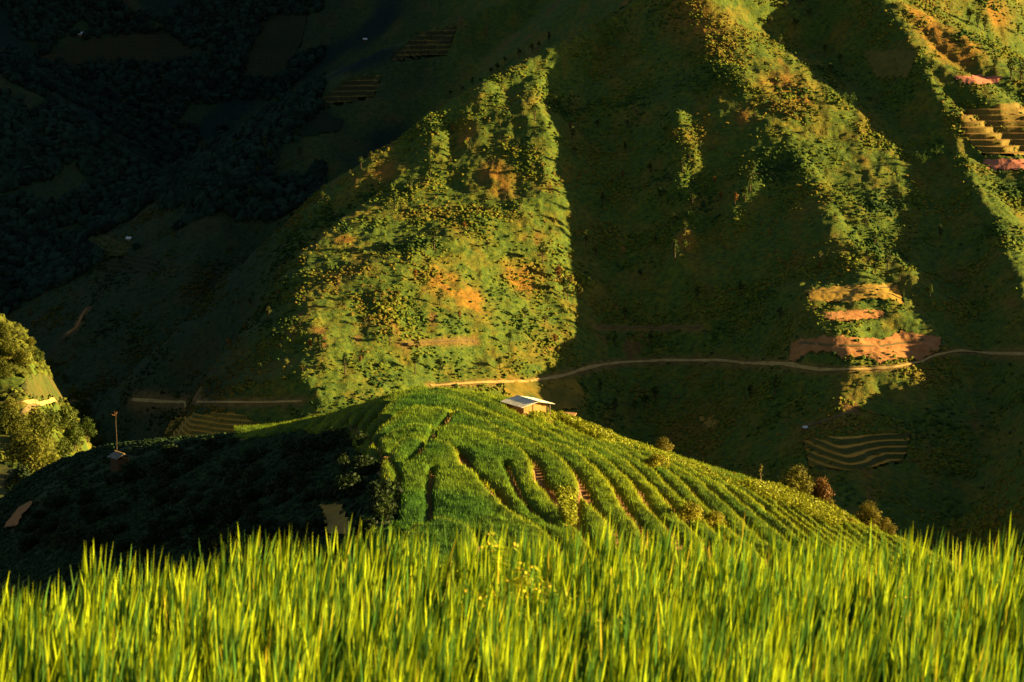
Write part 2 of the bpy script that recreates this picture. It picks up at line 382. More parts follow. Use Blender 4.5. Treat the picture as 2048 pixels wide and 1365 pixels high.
def near_lines(x, y, lines, reach):
    """distance to the road lines, evaluated only near them"""
    d = np.full(x.shape, 1e3)
    for wd, xy in lines:
        b = (x > xy[:, 0].min() - reach) & (x < xy[:, 0].max() + reach) & (y > xy[:, 1].min() - reach) & (y < xy[:, 1].max() + reach)
        if not b.any(): continue
        X, Y = x[b], y[b]; dd = np.full(X.shape, 1e3)
        for a, c in zip(xy[:-1], xy[1:]):
            v = c - a; L = v @ v
            if L > 900 or L < 1e-6: continue
            t = np.clip(((X - a[0]) * v[0] + (Y - a[1]) * v[1]) / L, 0, 1)
            dd = np.minimum(dd, np.hypot(X - a[0] - t * v[0], Y - a[1] - t * v[1]))
        d[b] = np.minimum(d[b], dd)
    return d
def field_depth(x, y):
    m = np.zeros(x.shape)
    for n, mt, st, p in FW:
        b = (x > p[:, 0].min()) & (x < p[:, 0].max()) & (y > p[:, 1].min()) & (y < p[:, 1].max())
        if b.any(): m[b] = np.maximum(m[b], inside(x[b], y[b], p) * (.8 + .8 * st))
    return m
def in_fields(x, y):
    m = np.zeros(x.shape, bool)
    for n, mt, st, p in FW:
        b = (x > p[:, 0].min()) & (x < p[:, 0].max()) & (y > p[:, 1].min()) & (y < p[:, 1].max())
        if b.any(): m[b] |= inside(x[b], y[b], p)
    return m

def terr_detail(x, y):
    """small lumps of the overgrown slopes"""
    return .8 * fbm(x, y, 7.5, 61, 2) + 0.35 * noise(x / 2.2, y / 2.2, 63)
def build_mountain():
    a = np.concatenate([np.linspace(-58, -15, 40)[:-1], np.linspace(-15, 15, 800), np.linspace(15, 58, 40)[1:]])
    r = np.concatenate([np.arange(262, 900, 3.), np.arange(900, 1500, 1.5), np.arange(1500, 2900, 4.)])
    A, Rr = np.meshgrid(np.radians(a), r); X = (Rr * np.tan(A)).ravel(); Y = (Rr + 0 * A).ravel()
    Z = z_far(X, Y)
    inf = in_fields(X, Y); d = near_lines(X, Y, RW, 12.)
    k = sst(2.5, 7, d) * (~inf)
    Z = Z + terr_detail(X, Y) * k * sst(300, 420, Y) - field_depth(X, Y)
    me = np_mesh('mountain', np.stack([X, Y, Z], 1), grid_quads(len(r), len(a)))
    px = X / Y * F + 1024
    # far side valley is forested: everything beyond the left ridge lines
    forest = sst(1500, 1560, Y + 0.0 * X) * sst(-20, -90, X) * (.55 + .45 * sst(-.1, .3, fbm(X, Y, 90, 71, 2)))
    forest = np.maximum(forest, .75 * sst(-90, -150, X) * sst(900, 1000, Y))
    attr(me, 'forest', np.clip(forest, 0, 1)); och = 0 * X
    for (qx, qy, rr) in [(1372, 20, 11), (1395, 52, 9), (1415, 80, 6), (1560, 170, 9), (1595, 195, 8), (1840, 30, 10), (1865, 62, 10), (1885, 95, 9), (1930, 100, 9), (1990, 25, 8), (765, 345, 7), (985, 345, 7), (1000, 365, 6), (1045, 560, 8), (880, 560, 9), (940, 600, 8), (690, 480, 5), (930, 270, 6), (1250, 10, 5), (1370, 480, 5), (1490, 235, 4)]:
        c_ = cast(qx, qy, 480.)[0][0]; och = np.maximum(och, np.exp(-((X - c_[0]) ** 2 + ((Y - c_[1]) / 1.6) ** 2) / rr ** 2) * (1 + .9 * noise(X / 5, Y / 9, 7)))
    attr(me, 'ochre', np.clip(och * 1.1, 0, .9))
    attr(me, 'soil', sst(4.5, .6, d) * .7 * (Y > 800))
    return link('mountain', me, M['mountain'], kind='structure')
build_mountain()

for n, mt, st, p in FW:
    res = .55 if p[:, 1].min() < 1500 else 1.1
    xs = np.arange(p[:, 0].min(), p[:, 0].max(), res); ys = np.arange(p[:, 1].min(), p[:, 1].max(), res)
    X, Y = np.meshgrid(xs, ys); x, y = X.ravel(), Y.ravel(); z = z_far(x, y)
    z0 = z + .18 * fbm(x, y, 14, 81, 2)
    if st:
        u = z0 / st; f = u - np.floor(u); rz = sst(.62, .9, f)
        zt = st * (np.floor(u) + rz) + st * .05; riser = sst(.5, .66, f) * (1 - sst(.93, 1., f))
    else:
        zt = z + .25 * fbm(x, y, 4, 83, 3); riser = 0 * x
    q = grid_quads(len(ys), len(xs)); cx = x[q].mean(1); cy = y[q].mean(1)
    am = 1.5 if not st else .7
    keep = inside(cx + am * fbm(cx, cy, 4, 85, 3), cy + am * fbm(cx, cy, 4, 86, 3), p)
    q = q[keep]; used = np.unique(q); mp = np.zeros(len(x), int); mp[used] = np.arange(len(used))
    me = np_mesh(n, np.stack([x, y, zt + .25], 1)[used], mp[q]); attr(me, 'riser', riser[used])
    link(n, me, mt, kind='structure')

def ribbon(name, xy, wd, mat, zf, lift=.35):
    v, q = [], []; t = np.gradient(xy, axis=0); t /= np.linalg.norm(t, axis=1)[:, None] + 1e-9; nn = np.stack([-t[:, 1], t[:, 0]], 1)
    offs = np.linspace(-.5, .5, 4); wob = 1 + .35 * noise(np.arange(len(xy)) / 3.1, 0 * xy[:, 0] + wd, 91)
    for i in range(len(xy)):
        for o in offs:
            p = xy[i] + nn[i] * o * wd * wob[i]; v.append((p[0], p[1], 0))
    v = np.array(v); v[:, 2] = zf(v[:, 0], v[:, 1]) + lift
    for i in range(len(xy) - 1):
        if np.hypot(*(xy[i + 1] - xy[i])) > 30: continue
        for j in range(3): a = i * 4 + j; q.append((a, a + 1, a + 5, a + 4))
    link(name, np_mesh(name, v, q), mat, kind='structure')
for k, (wd, xy) in enumerate(RW): ribbon('dirt_road' if k < 3 else 'footpath', xy, wd, M['road'] if k < 3 else (EARTH_R if k == 5 else PATH), z_far)

# ------------------------------------------------------------------ leafy shapes
ICO = None
def ico():
    global ICO
    if ICO is None:
        bm = bmesh.new(); bmesh.ops.create_icosphere(bm, subdivisions=1, radius=1)
        ICO = (np.array([v.co[:] for v in bm.verts]), np.array([[v.index for v in f.verts] for f in bm.faces])); bm.free()
    return ICO
def clumps_mesh(name, pts, size, tint, flat=.68, jit=.38):
    """many small uneven bushes as one sheet of cover"""
    V, Fc = ico(); n = len(pts); k = len(V)
    a = RNG.uniform(0, 6.28, n); ca, sa = np.cos(a)[:, None], np.sin(a)[:, None]
    J = V[None] * (1 + RNG.uniform(-jit, jit, (n, k, 1))) + RNG.normal(0, .10, (n, k, 3))
    x = J[..., 0] * ca - J[..., 1] * sa; y = J[..., 0] * sa + J[..., 1] * ca
    S = size[:, None]; co = np.stack([x * S, y * S, J[..., 2] * S * flat], 2) + pts[:, None, :]
    me = np_mesh(name, co.reshape(-1, 3), tris=(Fc[None] + (np.arange(n) * k)[:, None, None]).reshape(-1, 3), smooth=False)
    t = tint[:, None, :] * RNG.uniform(.75, 1.25, (n, k, 1)); attr(me, 'tint', t.reshape(-1, 3)); return me
def leaf_quads(c, nrm, size, asp=.55):
    """quads centred at c facing nrm"""
    n = len(c); r = RNG.normal(0, 1, (n, 3)); u = np.cross(nrm, r); u /= np.linalg.norm(u, axis=1)[:, None] + 1e-9
    v = np.cross(nrm, u); v /= np.linalg.norm(v, axis=1)[:, None] + 1e-9
    s = size[:, None]; p = [c - u * s, c + v * s * asp, c + u * s, c - v * s * asp]
    return np.stack(p, 1).reshape(-1, 3), np.arange(n * 4).reshape(n, 4)
def crown_mesh(name, lobes, n, leaf, tint, var=.3, shell=.55):
    """leaf-sized faces spread through uneven lobes: (x, y, z, rx, rz)"""
    L = np.array(lobes, float); wgt = L[:, 3] ** 2 * L[:, 4]; wgt /= wgt.sum()
    k = RNG.choice(len(L), n, p=wgt); d = RNG.normal(0, 1, (n, 3)); d /= np.linalg.norm(d, axis=1)[:, None]
    rr = (shell + (1 - shell) * RNG.random(n))[:, None] * (1 + .18 * RNG.normal(0, 1, (n, 1)))
    c = L[k, :3] + d * rr * L[k][:, [3, 3, 4]]
    nrm = d + RNG.normal(0, .7, (n, 3)); nrm[:, 2] += .4; nrm /= np.linalg.norm(nrm, axis=1)[:, None]
    v, q = leaf_quads(c, nrm, leaf * RNG.uniform(.6, 1.3, n))
    me = np_mesh(name, v, q, smooth=False)
    lob = RNG.uniform(1 - var, 1 + var, len(L))[k]
    t = np.array(tint)[None] * lob[:, None] * RNG.uniform(.7, 1.3, (n, 1)); t = np.repeat(t, 4, 0); attr(me, 'tint', t); return me
def tube(bm, pts, rad, seg=7):
    rings = []
    for i, p in enumerate(pts):
        p = Vector(p); t = (Vector(pts[min(i + 1, len(pts) - 1)]) - Vector(pts[max(i - 1, 0)])).normalized()
        u = t.orthogonal().normalized(); v = t.cross(u)
        rings.append([bm.verts.new(p + (u * math.cos(6.2832 * k / seg) + v * math.sin(6.2832 * k / seg)) * rad[i]) for k in range(seg)])
    for a, b in zip(rings[:-1], rings[1:]):
        for k in range(seg): bm.faces.new((a[k], a[(k + 1) % seg], b[(k + 1) % seg], b[k]))
    bm.faces.new(rings[-1]); bm.faces.new(list(reversed(rings[0])))
def bm_mesh(name, bm, mat):
    bmesh.ops.recalc_face_normals(bm, faces=bm.faces); me = bpy.data.meshes.new(name); bm.to_mesh(me); bm.free(); me.materials.append(mat); return me
def trunk_mesh(name, h, r, limbs, mat=None, lean=(0, 0)):
    bm = bmesh.new(); P0 = [(0, 0, -.4 * r - .2), (lean[0] * .2, lean[1] * .2, h * .3), (lean[0] * .6, lean[1] * .6, h * .65), (lean[0], lean[1], h)]
    tube(bm, P0, [r * 1.3, r, r * .75, r * .45])
    for (x, y, z, z0) in limbs: tube(bm, [(lean[0] * .6, lean[1] * .6, z0), (x * .5 + lean[0] * .3, y * .5, (z0 + z) / 2 + .1 * h), (x, y, z)], [r * .5, r * .35, r * .15], 5)
    return bm_mesh(name, bm, mat or M['bark'])
def tree_proto(kind, h, cr, nl, n, leaf, tint, trunk_h, r=.0, flat=.8, seed=0, part='crown', spread=.62):
    rs = random.Random(seed); lobes = []
    for k in range(nl):
        a = rs.uniform(0, 6.28); d = cr * spread * math.sqrt(rs.random()); z = trunk_h + (h - trunk_h) * (.22 + .62 * rs.random() * (1 - .4 * d / cr))
        q = cr * rs.uniform(.3, .52); lobes.append((d * math.cos(a), d * math.sin(a), z, q, q * flat))
    lobes.append((0, 0, h - cr * .4, cr * .42, cr * .42))
    cm = crown_mesh(kind + '_' + part, lobes, n, leaf, tint); cm.materials.append(M['leaf'])
    tm = trunk_mesh(kind + '_trunk', trunk_h + (h - trunk_h) * .6, r or h * .03, [(l[0], l[1], l[2], trunk_h * rs.uniform(.6, 1.)) for l in lobes[:5]])
    return cm, tm, part
def place(kind, proto, loc, sc, label, cat, group=None, rz=None, sub=None, szk=1.0):
    cm, tm, part = proto
    e = empty(kind, loc, random.uniform(0, 6.28) if rz is None else rz, label=label, category=cat)
    e.scale = (sc, sc, sc * szk)
    if group: e['group'] = group
    for nm, me in ((part, cm), ('trunk' if part == 'crown' else 'stems', tm)):
        o = bpy.data.objects.new(nm, me); COL.objects.link(o); o.parent = e
    return e

# ------------------------------------------------------------------ cover of the slopes (beyond counting)
def scatter_cover():
    n = 210000
    y = RNG.uniform(900, 1560, n); x = RNG.uniform(-.245, .245, n) * y
    dens = .27 + .80 * fbm(x, y, 34, 101, 3) + .3 * noise(x / 9, y / 40, 105)
    right = sst(20, 60, x - (y - 1150) * .02); dens = dens + .22 * right * (x - (y - 1150) * .02 < 135)
    k = (RNG.random(n) < np.clip(dens, .05, 1)); x, y = x[k], y[k]
    k = (~in_fields(x + 2.5 * noise(x / 4, y / 4, 3), y + 2.5 * noise(x / 4, y / 4, 4)) | (RNG.random(len(x)) < .10 + .5 * (fbm(x, y, 9, 5, 2) > .35))) & (near_lines(x, y, RW, 8.) > 1.8); x, y = x[k], y[k]
    z = z_far(x, y) + terr_detail(x, y)
    n = len(x); sz = .35 + .75 * RNG.random(n) ** 2.2 + .5 * np.clip(fbm(x, y, 34, 101, 3), 0, 1)
    g = fbm(x, y, 55, 111, 3) + RNG.normal(0, .25, n)
    T = np.array([(.026, .060, .012), (.060, .105, .012), (.13, .155, .012), (.17, .150, .014), (.19, .13, .02)])
    t = np.clip((g + .75) / 1.5 * 4, 0, 3.999); i = t.astype(int); f = (t - i)[:, None]; tint = T[i] * (1 - f) + T[np.minimum(i + 1, 4)] * f
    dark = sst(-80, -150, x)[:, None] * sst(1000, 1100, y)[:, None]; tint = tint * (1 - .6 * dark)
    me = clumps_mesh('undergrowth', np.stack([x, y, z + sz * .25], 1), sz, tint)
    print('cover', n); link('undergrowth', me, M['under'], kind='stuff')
    # the wooded valley sides behind, on the left
    n = 26000; y = RNG.uniform(1500, 2350, n); x = RNG.uniform(-.25, -.078, n) * y
    k = fbm(x, y, 70, 121, 3) > -.25; x, y = x[k], y[k]; k = ~in_fields(x, y); x, y = x[k], y[k]; n = len(x)
    sz = RNG.uniform(1.6, 4.2, n); z = z_far(x, y) + sz * .5
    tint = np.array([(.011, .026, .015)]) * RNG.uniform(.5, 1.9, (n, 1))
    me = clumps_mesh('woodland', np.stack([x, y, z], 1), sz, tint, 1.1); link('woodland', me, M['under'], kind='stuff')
    # scrub on the near left slope
    n = 16000; y = RNG.uniform(480, 720, n); x = RNG.uniform(-.26, -.165, n) * y
    k = fbm(x, y, 20, 131, 3) > -.15; x, y = x[k], y[k]; k = ~in_fields(x, y) & (near_lines(x, y, RW, 8.) > 1.8); x, y = x[k], y[k]; n = len(x)
    sz = RNG.uniform(.25, 1.25, n); tint = np.array([(.09, .10, .010)]) * RNG.uniform(.4, 1.5, (n, 1)) * np.array([(1, 1, 1)])
    me = clumps_mesh('scrub', np.stack([x, y, z_far(x, y) + terr_detail(x, y) * .7 + sz * .2], 1), sz, tint); link('scrub', me, M['under'], kind='stuff')
scatter_cover()

# ------------------------------------------------------------------ the hill and its terraces
STEP = .68
def hpts(pts):
    c, ok = cast([p[0] for p in pts], [p[1] for p in pts], 95., 330., hill_smooth); return c[ok]
BUSHY = hpts(densify([(40, 1045), (150, 990), (240, 962), (330, 925), (470, 890), (600, 868), (700, 895), (745, 940), (770, 990), (790, 1062), (600, 1120), (300, 1160), (-40, 1160)], 6))
GROOVES = [  # half width in metres, kind, pixels:  1 = bare earth, 2 = grassy
 (.07, [(948, 948), (965, 975), (990, 1005), (1020, 1032)]),
 (.10, [(1012, 932), (1030, 975), (1050, 1010), (1085, 1045), (1120, 1066)]),
 (.14, [(1083, 958), (1105, 985), (1125, 1020), (1140, 1068)]),
 (.06, [(867, 948), (858, 990), (862, 1020), (852, 1068)]),
 (.06, [(812, 935), (850, 905), (872, 870), (905, 838)]),
 (.3, [(1108, 990), (1130, 1000), (1165, 1000)]),
 (.35, [(1146, 1000), (1146, 1030), (1150, 1066)]),
 (.05, [(690, 850), (760, 905), (800, 960), (790, 1050)]),
]
GW = []
for hw, pts in GROOVES:
    px, py = resample(pts, 6); c, ok = cast(px, py, 95., 330., hill_smooth); GW.append((hw, c[:, :2]))
DIRTZ = hpts([(1090, 930), (1150, 900), (1250, 915), (1330, 960), (1400, 1020), (1430, 1070), (1100, 1070)])
def hill_parts(x, y):
    """terraced soil height, rice top height and mask"""
    h = hill_smooth(x, y); u = h / STEP + 120; k = np.floor(u); f = u - k
    inb = inside(x, y, BUSHY) | (x < -25 + 2.5 * noise(x / 4, y / 6, 8)) | (y < 98)
    steep = np.clip(1 - inb * 1.0, 0, 1)
    dz = inside(x + 1.2 * noise(x / 3, y / 3, 7), y, DIRTZ)
    g = np.maximum(np.hypot(*np.gradient(h.reshape(GS), GY, GX)).ravel(), .05)
    w = np.clip(np.where(dz, .34, .26) * g / STEP, .03, .3)           # the riser is a quarter of a metre deep
    soil = STEP * (k - 120 + sst(1 - w, 1, f)) + .04 * noise(x / .8, y / .8, 3)
    soil = np.where(inb, h - .2 * STEP + .25 * noise(x / 3, y / 3, 5), soil)
    gap = np.where(dz, .16 + .20 * noise(x / 4, y / 9, 15), .26 + .10 * noise(x / 4, y / 9, 15))
    ed = np.minimum(f * STEP / g - .03, (1 - w - f) * STEP / g - gap)   # metres to the bed's edge
    gd = near_lines(x, y, GW, 3.)
    for hw, xy in GW: pass
    gdd = np.full(x.shape, 1e3)
    for hw, xy in GW: gdd = np.minimum(gdd, near_lines(x, y, [(0, xy)], 2.) - hw)
    ed = np.minimum(ed, gdd)
    top = .70 * np.sqrt(np.clip(ed / .34, 0, 1)) * (1 + .16 * noise(x / 1.7, y / 1.7, 19) + .12 * noise(x / .6, y / .6, 20))
    rice = (ed > 0.0) & ~inb
    global RIM_LIGHT; RIM_LIGHT = np.exp(-np.maximum(f * STEP / g, 0) / .35) * (g > .03)  # weight of the sunlit rim painted into the rice tint
    hut = np.hypot(x - 1.2, y - 177.5) < 2.3
    return h, soil - np.where(gdd < 0, .12, 0), top, rice & ~hut
fx = np.arange(-46, 46, .125); fy = np.arange(97, 264, .22)
GX, GY = .125, .22; GS = (len(fy), len(fx))
X, Y = np.meshgrid(fx, fy); hx, hy = X.ravel(), Y.ravel()
h_, soil_, top_, rice_ = hill_parts(hx, hy)
q = grid_quads(*GS)
hill_me = np_mesh('hill', np.stack([hx, hy, soil_], 1), q)
attr(hill_me, 'riser', (inside(hx + .6 * noise(hx / 1.5, hy / 1.5, 9), hy, BUSHY) | (hx < -25 + 2.5 * noise(hx / 4, hy / 6, 8))).astype(np.float32))  # dark ground also covers the grassy left end, shading it by colour
def mat_hill():
    m = N('hill_earth'); f = m.noise(.9, detail=6, rough=.65)
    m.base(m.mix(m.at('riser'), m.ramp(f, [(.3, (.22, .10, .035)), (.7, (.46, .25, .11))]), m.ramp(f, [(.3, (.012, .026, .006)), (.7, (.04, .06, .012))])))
    m.bump(f, .15, .7); return m.m
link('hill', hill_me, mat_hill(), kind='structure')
rq = q[rice_[q].all(1)]; used = np.unique(rq); mp = np.zeros(len(hx), int); mp[used] = np.arange(len(used))
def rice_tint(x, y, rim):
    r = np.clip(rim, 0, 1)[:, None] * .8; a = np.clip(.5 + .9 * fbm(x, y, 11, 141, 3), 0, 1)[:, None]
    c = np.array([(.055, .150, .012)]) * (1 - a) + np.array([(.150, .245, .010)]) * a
    return c * (1 - r) + np.array([(.42, .42, .012)]) * r  # bed rims tinted yellow so the colour carries their edge light
# blades standing out of the beds
ri = np.where(rice_ & (top_ > .28))[0]
nb = 380000; pick = RNG.choice(ri, nb); bx = hx[pick] + RNG.uniform(-.1, .1, nb); by = hy[pick] + RNG.uniform(-.1, .1, nb); bz = soil_[pick] + top_[pick] - .10
a = RNG.uniform(0, 6.28, nb); wv = np.stack([np.cos(a), np.sin(a), 0 * a], 1) * RNG.uniform(.018, .035, nb)[:, None]
lean = RNG.normal(0, .06, (nb, 2)); hh = RNG.uniform(.16, .34, nb); b0 = np.stack([bx, by, bz], 1)
tip = b0 + np.stack([lean[:, 0], lean[:, 1], hh], 1)
bv = np.stack([b0 - wv, b0 + wv, tip], 1).reshape(-1, 3)
tv = np.stack([hx, hy, soil_ + top_], 1)[used]
me = np_mesh('terraced_rice', np.concatenate([tv, bv]), mp[rq], (np.arange(nb * 3).reshape(nb, 3) + len(tv)))
bt = np.repeat(rice_tint(bx, by, RIM_LIGHT[pick]) * RNG.uniform(.7, 1.5, (nb, 1)) * np.array([(1.15, 1.05, 1.)]), 3, 0)
attr(me, 'tint', np.concatenate([rice_tint(tv[:, 0], tv[:, 1], RIM_LIGHT[used]) * .75, bt]))
link('terraced_rice', me, M['hill_rice'], kind='stuff')
# lower flanks of the same hill, out to the valley
def skirt():
    xs = np.concatenate([np.arange(-220, -46, 2.), np.arange(-46, 46.1, 1.), np.arange(48, 220, 3.)])
    ys = np.concatenate([np.arange(34, 97, 1.5), np.arange(97, 264, 1.), np.arange(264, 560, 4.)])
    X, Y = np.meshgrid(xs, ys); x, y = X.ravel(), Y.ravel(); z = np.maximum(hill_smooth(x, y), FLOOR - 4)
    ins = (x > -45) & (x < 45) & (y > 98) & (y < 262)
    z = z + .5 * fbm(x, y, 5, 151, 3) * ~ins - np.where(ins, 2.2, .45)
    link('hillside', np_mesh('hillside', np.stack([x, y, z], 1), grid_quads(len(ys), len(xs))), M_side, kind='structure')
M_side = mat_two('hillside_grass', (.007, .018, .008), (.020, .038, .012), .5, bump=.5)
skirt()

# ------------------------------------------------------------------ the near field
def near_ground():
    xs = np.arange(-34, 34.1, .35); ys = np.concatenate([np.arange(.5, 20, .2), np.arange(20, 110, 1.5)])
    X, Y = np.meshgrid(xs, ys); x, y = X.ravel(), Y.ravel()
    z = field_z(x, y) + .03 * noise(x / .4, y / .4, 161)
    link('field_ground', np_mesh('field_ground', np.stack([x, y, z], 1), grid_quads(len(ys), len(xs))), mat_two('field_mud', (.03, .028, .012), (.07, .05, .02), 2.), kind='structure')
near_ground()
def field_edge(x): return np.interp(x, [-6, -1.84, -1.05, 0, 2.1, 6], [6.6, 8.55, 9.5, 9.95, 9.75, 9.2])
def rice_field():
    sp = .140; gx, gy = np.meshgrid(np.arange(-4.4, 4.4, sp), np.arange(4.6, 10.3, sp)); gx = gx.ravel() + RNG.normal(0, .04, gx.size); gy = gy.ravel() + RNG.normal(0, .04, gy.size)
    k = (np.abs(gx) < .225 * gy + 1.5) & (gy < field_edge(gx)) & (gy > 0); gx, gy = gx[k], gy[k]
    vig = (  .985 + .035 * noise(gx / .3, gy / .3, 172)) * np.where(RNG.random(len(gx)) < .14, .82, 1) + .04 * fbm(gx, gy, 1.1, 171, 2)
    per = 25; n = len(gx) * per; print('rice blades', n)
    X = np.repeat(gx, per) + RNG.normal(0, .028, n); Y = np.repeat(gy, per) + RNG.normal(0, .028, n); V = np.repeat(vig, per)
    hk = np.repeat(RNG.uniform(.96, 1.03, len(gx)), per); rad = RNG.random(n); H = (.795 - .05 * rad ** 1.5 - .15 * RNG.random(n) ** 1.2) * hk * V; H *= np.where(RNG.random(n) < .04, 1.05, 1)
    W = RNG.uniform(.0034, .0058, n); az = RNG.uniform(0, 6.283, n)
    ld = RNG.uniform(0, 6.283, n); lm = (.015 + .07 * rad) * H; lx = np.cos(ld) * lm + .02; ly = np.sin(ld) * lm
    tt = np.array([0, .35, .62, .78, .90, 1.]); wd = np.array([.7, 1, 1, .9, .6, .04]); m = len(tt)
    droop = RNG.uniform(0, .05, n) * H
    cx = X[:, None] + lx[:, None] * tt ** 2 * 1.6; cy = Y[:, None] + ly[:, None] * tt ** 2 * 1.6
    z0 = field_z(X, Y); cz = z0[:, None] + H[:, None] * tt - droop[:, None] * tt ** 4
    ax, ay = np.cos(az)[:, None] * W[:, None] * wd, np.sin(az)[:, None] * W[:, None] * wd
    L = np.stack([cx - ax, cy - ay, cz], 2); Rr = np.stack([cx + ax, cy + ay, cz], 2)
    v = np.stack([L, Rr], 2).reshape(-1, 3)
    b = (np.arange(n) * m * 2)[:, None, None]; j = np.arange(m - 1)[None, :, None] * 2
    q = (b + j + np.array([0, 1, 3, 2])[None, None, :]).reshape(-1, 4)
    me = np_mesh('rice_field', v, q, smooth=True)
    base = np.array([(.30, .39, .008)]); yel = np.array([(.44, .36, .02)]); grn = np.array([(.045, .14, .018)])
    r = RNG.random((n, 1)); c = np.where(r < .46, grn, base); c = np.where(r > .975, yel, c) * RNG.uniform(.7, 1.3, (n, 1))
    g_ = sst(.62, .95, tt)[None, :, None]; c = np.array([(.018, .075, .020)])[:, None, :] * (1 - g_) + c[:, None, :] * g_ * 1.28; c = c + np.array([.05, .03, 0])[None, None, :] * (tt ** 6)[None, :, None]  # shade painted into the blade feet, sunlight into the tips
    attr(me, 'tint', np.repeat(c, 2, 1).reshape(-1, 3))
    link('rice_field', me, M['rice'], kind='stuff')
rice_field()
SOILP = (('bare_soil', EARTH_O, [(640, 1020), (684, 1019), (690, 1040), (706, 1066), (700, 1080), (655, 1078), (650, 1045)]), ('bare_soil', EARTH_R, [(62, 1008), (66, 1014), (45, 1035), (34, 1058), (8, 1062), (22, 1040), (40, 1020)]))
SOILW = [hpts(densify(p, 5)) for _, _, p in SOILP]
def thicket():
    a, b_ = BUSHY.min(0), BUSHY.max(0); n = 60000; x = RNG.uniform(a[0], b_[0], n); y = RNG.uniform(max(a[1], 99), b_[1], n)
    k = inside(x, y, BUSHY) & ~inside(x, y, SOILW[0]); x, y = x[k], y[k]
    x = np.concatenate([x, RNG.uniform(-50, -25, 26000)]); y = np.concatenate([y, RNG.uniform(150, 262, 26000)])  # more dark clumps over the grassy left end, put there as shade
    n = len(x); sz = RNG.uniform(.08, .42, n) * np.where(x < -25, .6, 1)
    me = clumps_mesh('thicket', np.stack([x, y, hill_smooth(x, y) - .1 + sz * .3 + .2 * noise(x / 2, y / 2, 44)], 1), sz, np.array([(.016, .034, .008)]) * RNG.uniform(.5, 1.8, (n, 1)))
    link('thicket_shade_floor', me, M['under'], kind='stuff')
thicket()
for nm, mt, pts in SOILP:
    w3 = hpts(densify(pts, 5)); xs = np.arange(w3[:, 0].min(), w3[:, 0].max(), .12); ys = np.arange(w3[:, 1].min(), w3[:, 1].max(), .2); X, Y = np.meshgrid(xs, ys); x, y = X.ravel(), Y.ravel()
    z = hill_smooth(x, y) + .32 + .08 * fbm(x, y, 1.2, 5, 3); q = grid_quads(len(ys), len(xs)); q = q[inside(x[q].mean(1) + .15 * noise(x[q].mean(1), y[q].mean(1), 3), y[q].mean(1), w3)]
    used_ = np.unique(q); mp_ = np.zeros(len(x), int); mp_[used_] = np.arange(len(used_)); link(nm, np_mesh(nm, np.stack([x, y, z], 1)[used_], mp_[q]), mt, kind='structure')
#OBJECTS
# ------------------------------------------------------------------ plants one could count
PR = {}
PR['slope_a'] = tree_proto('slope_tree', 5.2, 1.9, 6, 210, .34, (.065, .095, .014), 1.2, seed=1)
PR['slope_b'] = tree_proto('slope_tree', 4.2, 1.5, 5, 170, .32, (.085, .090, .014), .8, seed=2)
PR['slope_c'] = tree_proto('slope_tree', 6.4, 1.6, 6, 200, .34, (.050, .080, .014), 1.6, seed=3, flat=1.2)
PR['slope_rust'] = tree_proto('slope_tree', 4.0, 1.3, 5, 150, .30, (.17, .085, .018), .8, seed=4)
PR['big_a'] = tree_proto('valley_tree', 13, 5.6, 12, 2600, .40, (.12, .13, .013), 2.6, .28, seed=5)
PR['big_b'] = tree_proto('valley_tree', 12, 4.6, 10, 2200, .38, (.085, .12, .016), 2.6, .26, seed=6)
PR['big_dark'] = tree_proto('valley_tree', 11, 4.8, 11, 2200, .42, (.022, .040, .010), 2.6, .25, seed=7)
PR['bush_gold'] = tree_proto('bush', 2.5, 1.35, 9, 3000, .085, (.17, .15, .015), .35, .05, seed=8, part='foliage')
PR['bush_rust'] = tree_proto('bush', 2.4, 1.0, 8, 2600, .085, (.22, .11, .03), .35, .05, seed=9, part='foliage', flat=1.05)
PR['bush_lime'] = tree_proto('bush', 1.7, 1.5, 10, 3200, .08, (.30, .29, .02), .2, .05, seed=10, part='foliage', flat=.6)
PR['shrub'] = tree_proto('shrub', 1.9, 1.3, 7, 900, .13, (.020, .038, .008), .25, .05, seed=11, part='foliage')
PR['shrub_b'] = tree_proto('shrub', 1.5, 1.1, 6, 700, .12, (.032, .050, .010), .2, .05, seed=12, part='foliage')
PR['sapling'] = tree_proto('sapling', 2.2, .8, 6, 380, .10, (.045, .070, .012), .5, .04, seed=13)

def at_slope(px, py): c, ok = cast(px, py, 480.); return c[0]
def on_slope(x, y): return float(z_far(np.array([x]), np.array([y]))[0])
def at_hill(px, py):
    for k in range(160):
        c, ok = cast(px, py + 2 * k, 95., 330., hill_smooth)
        if ok[0]: return c[0]
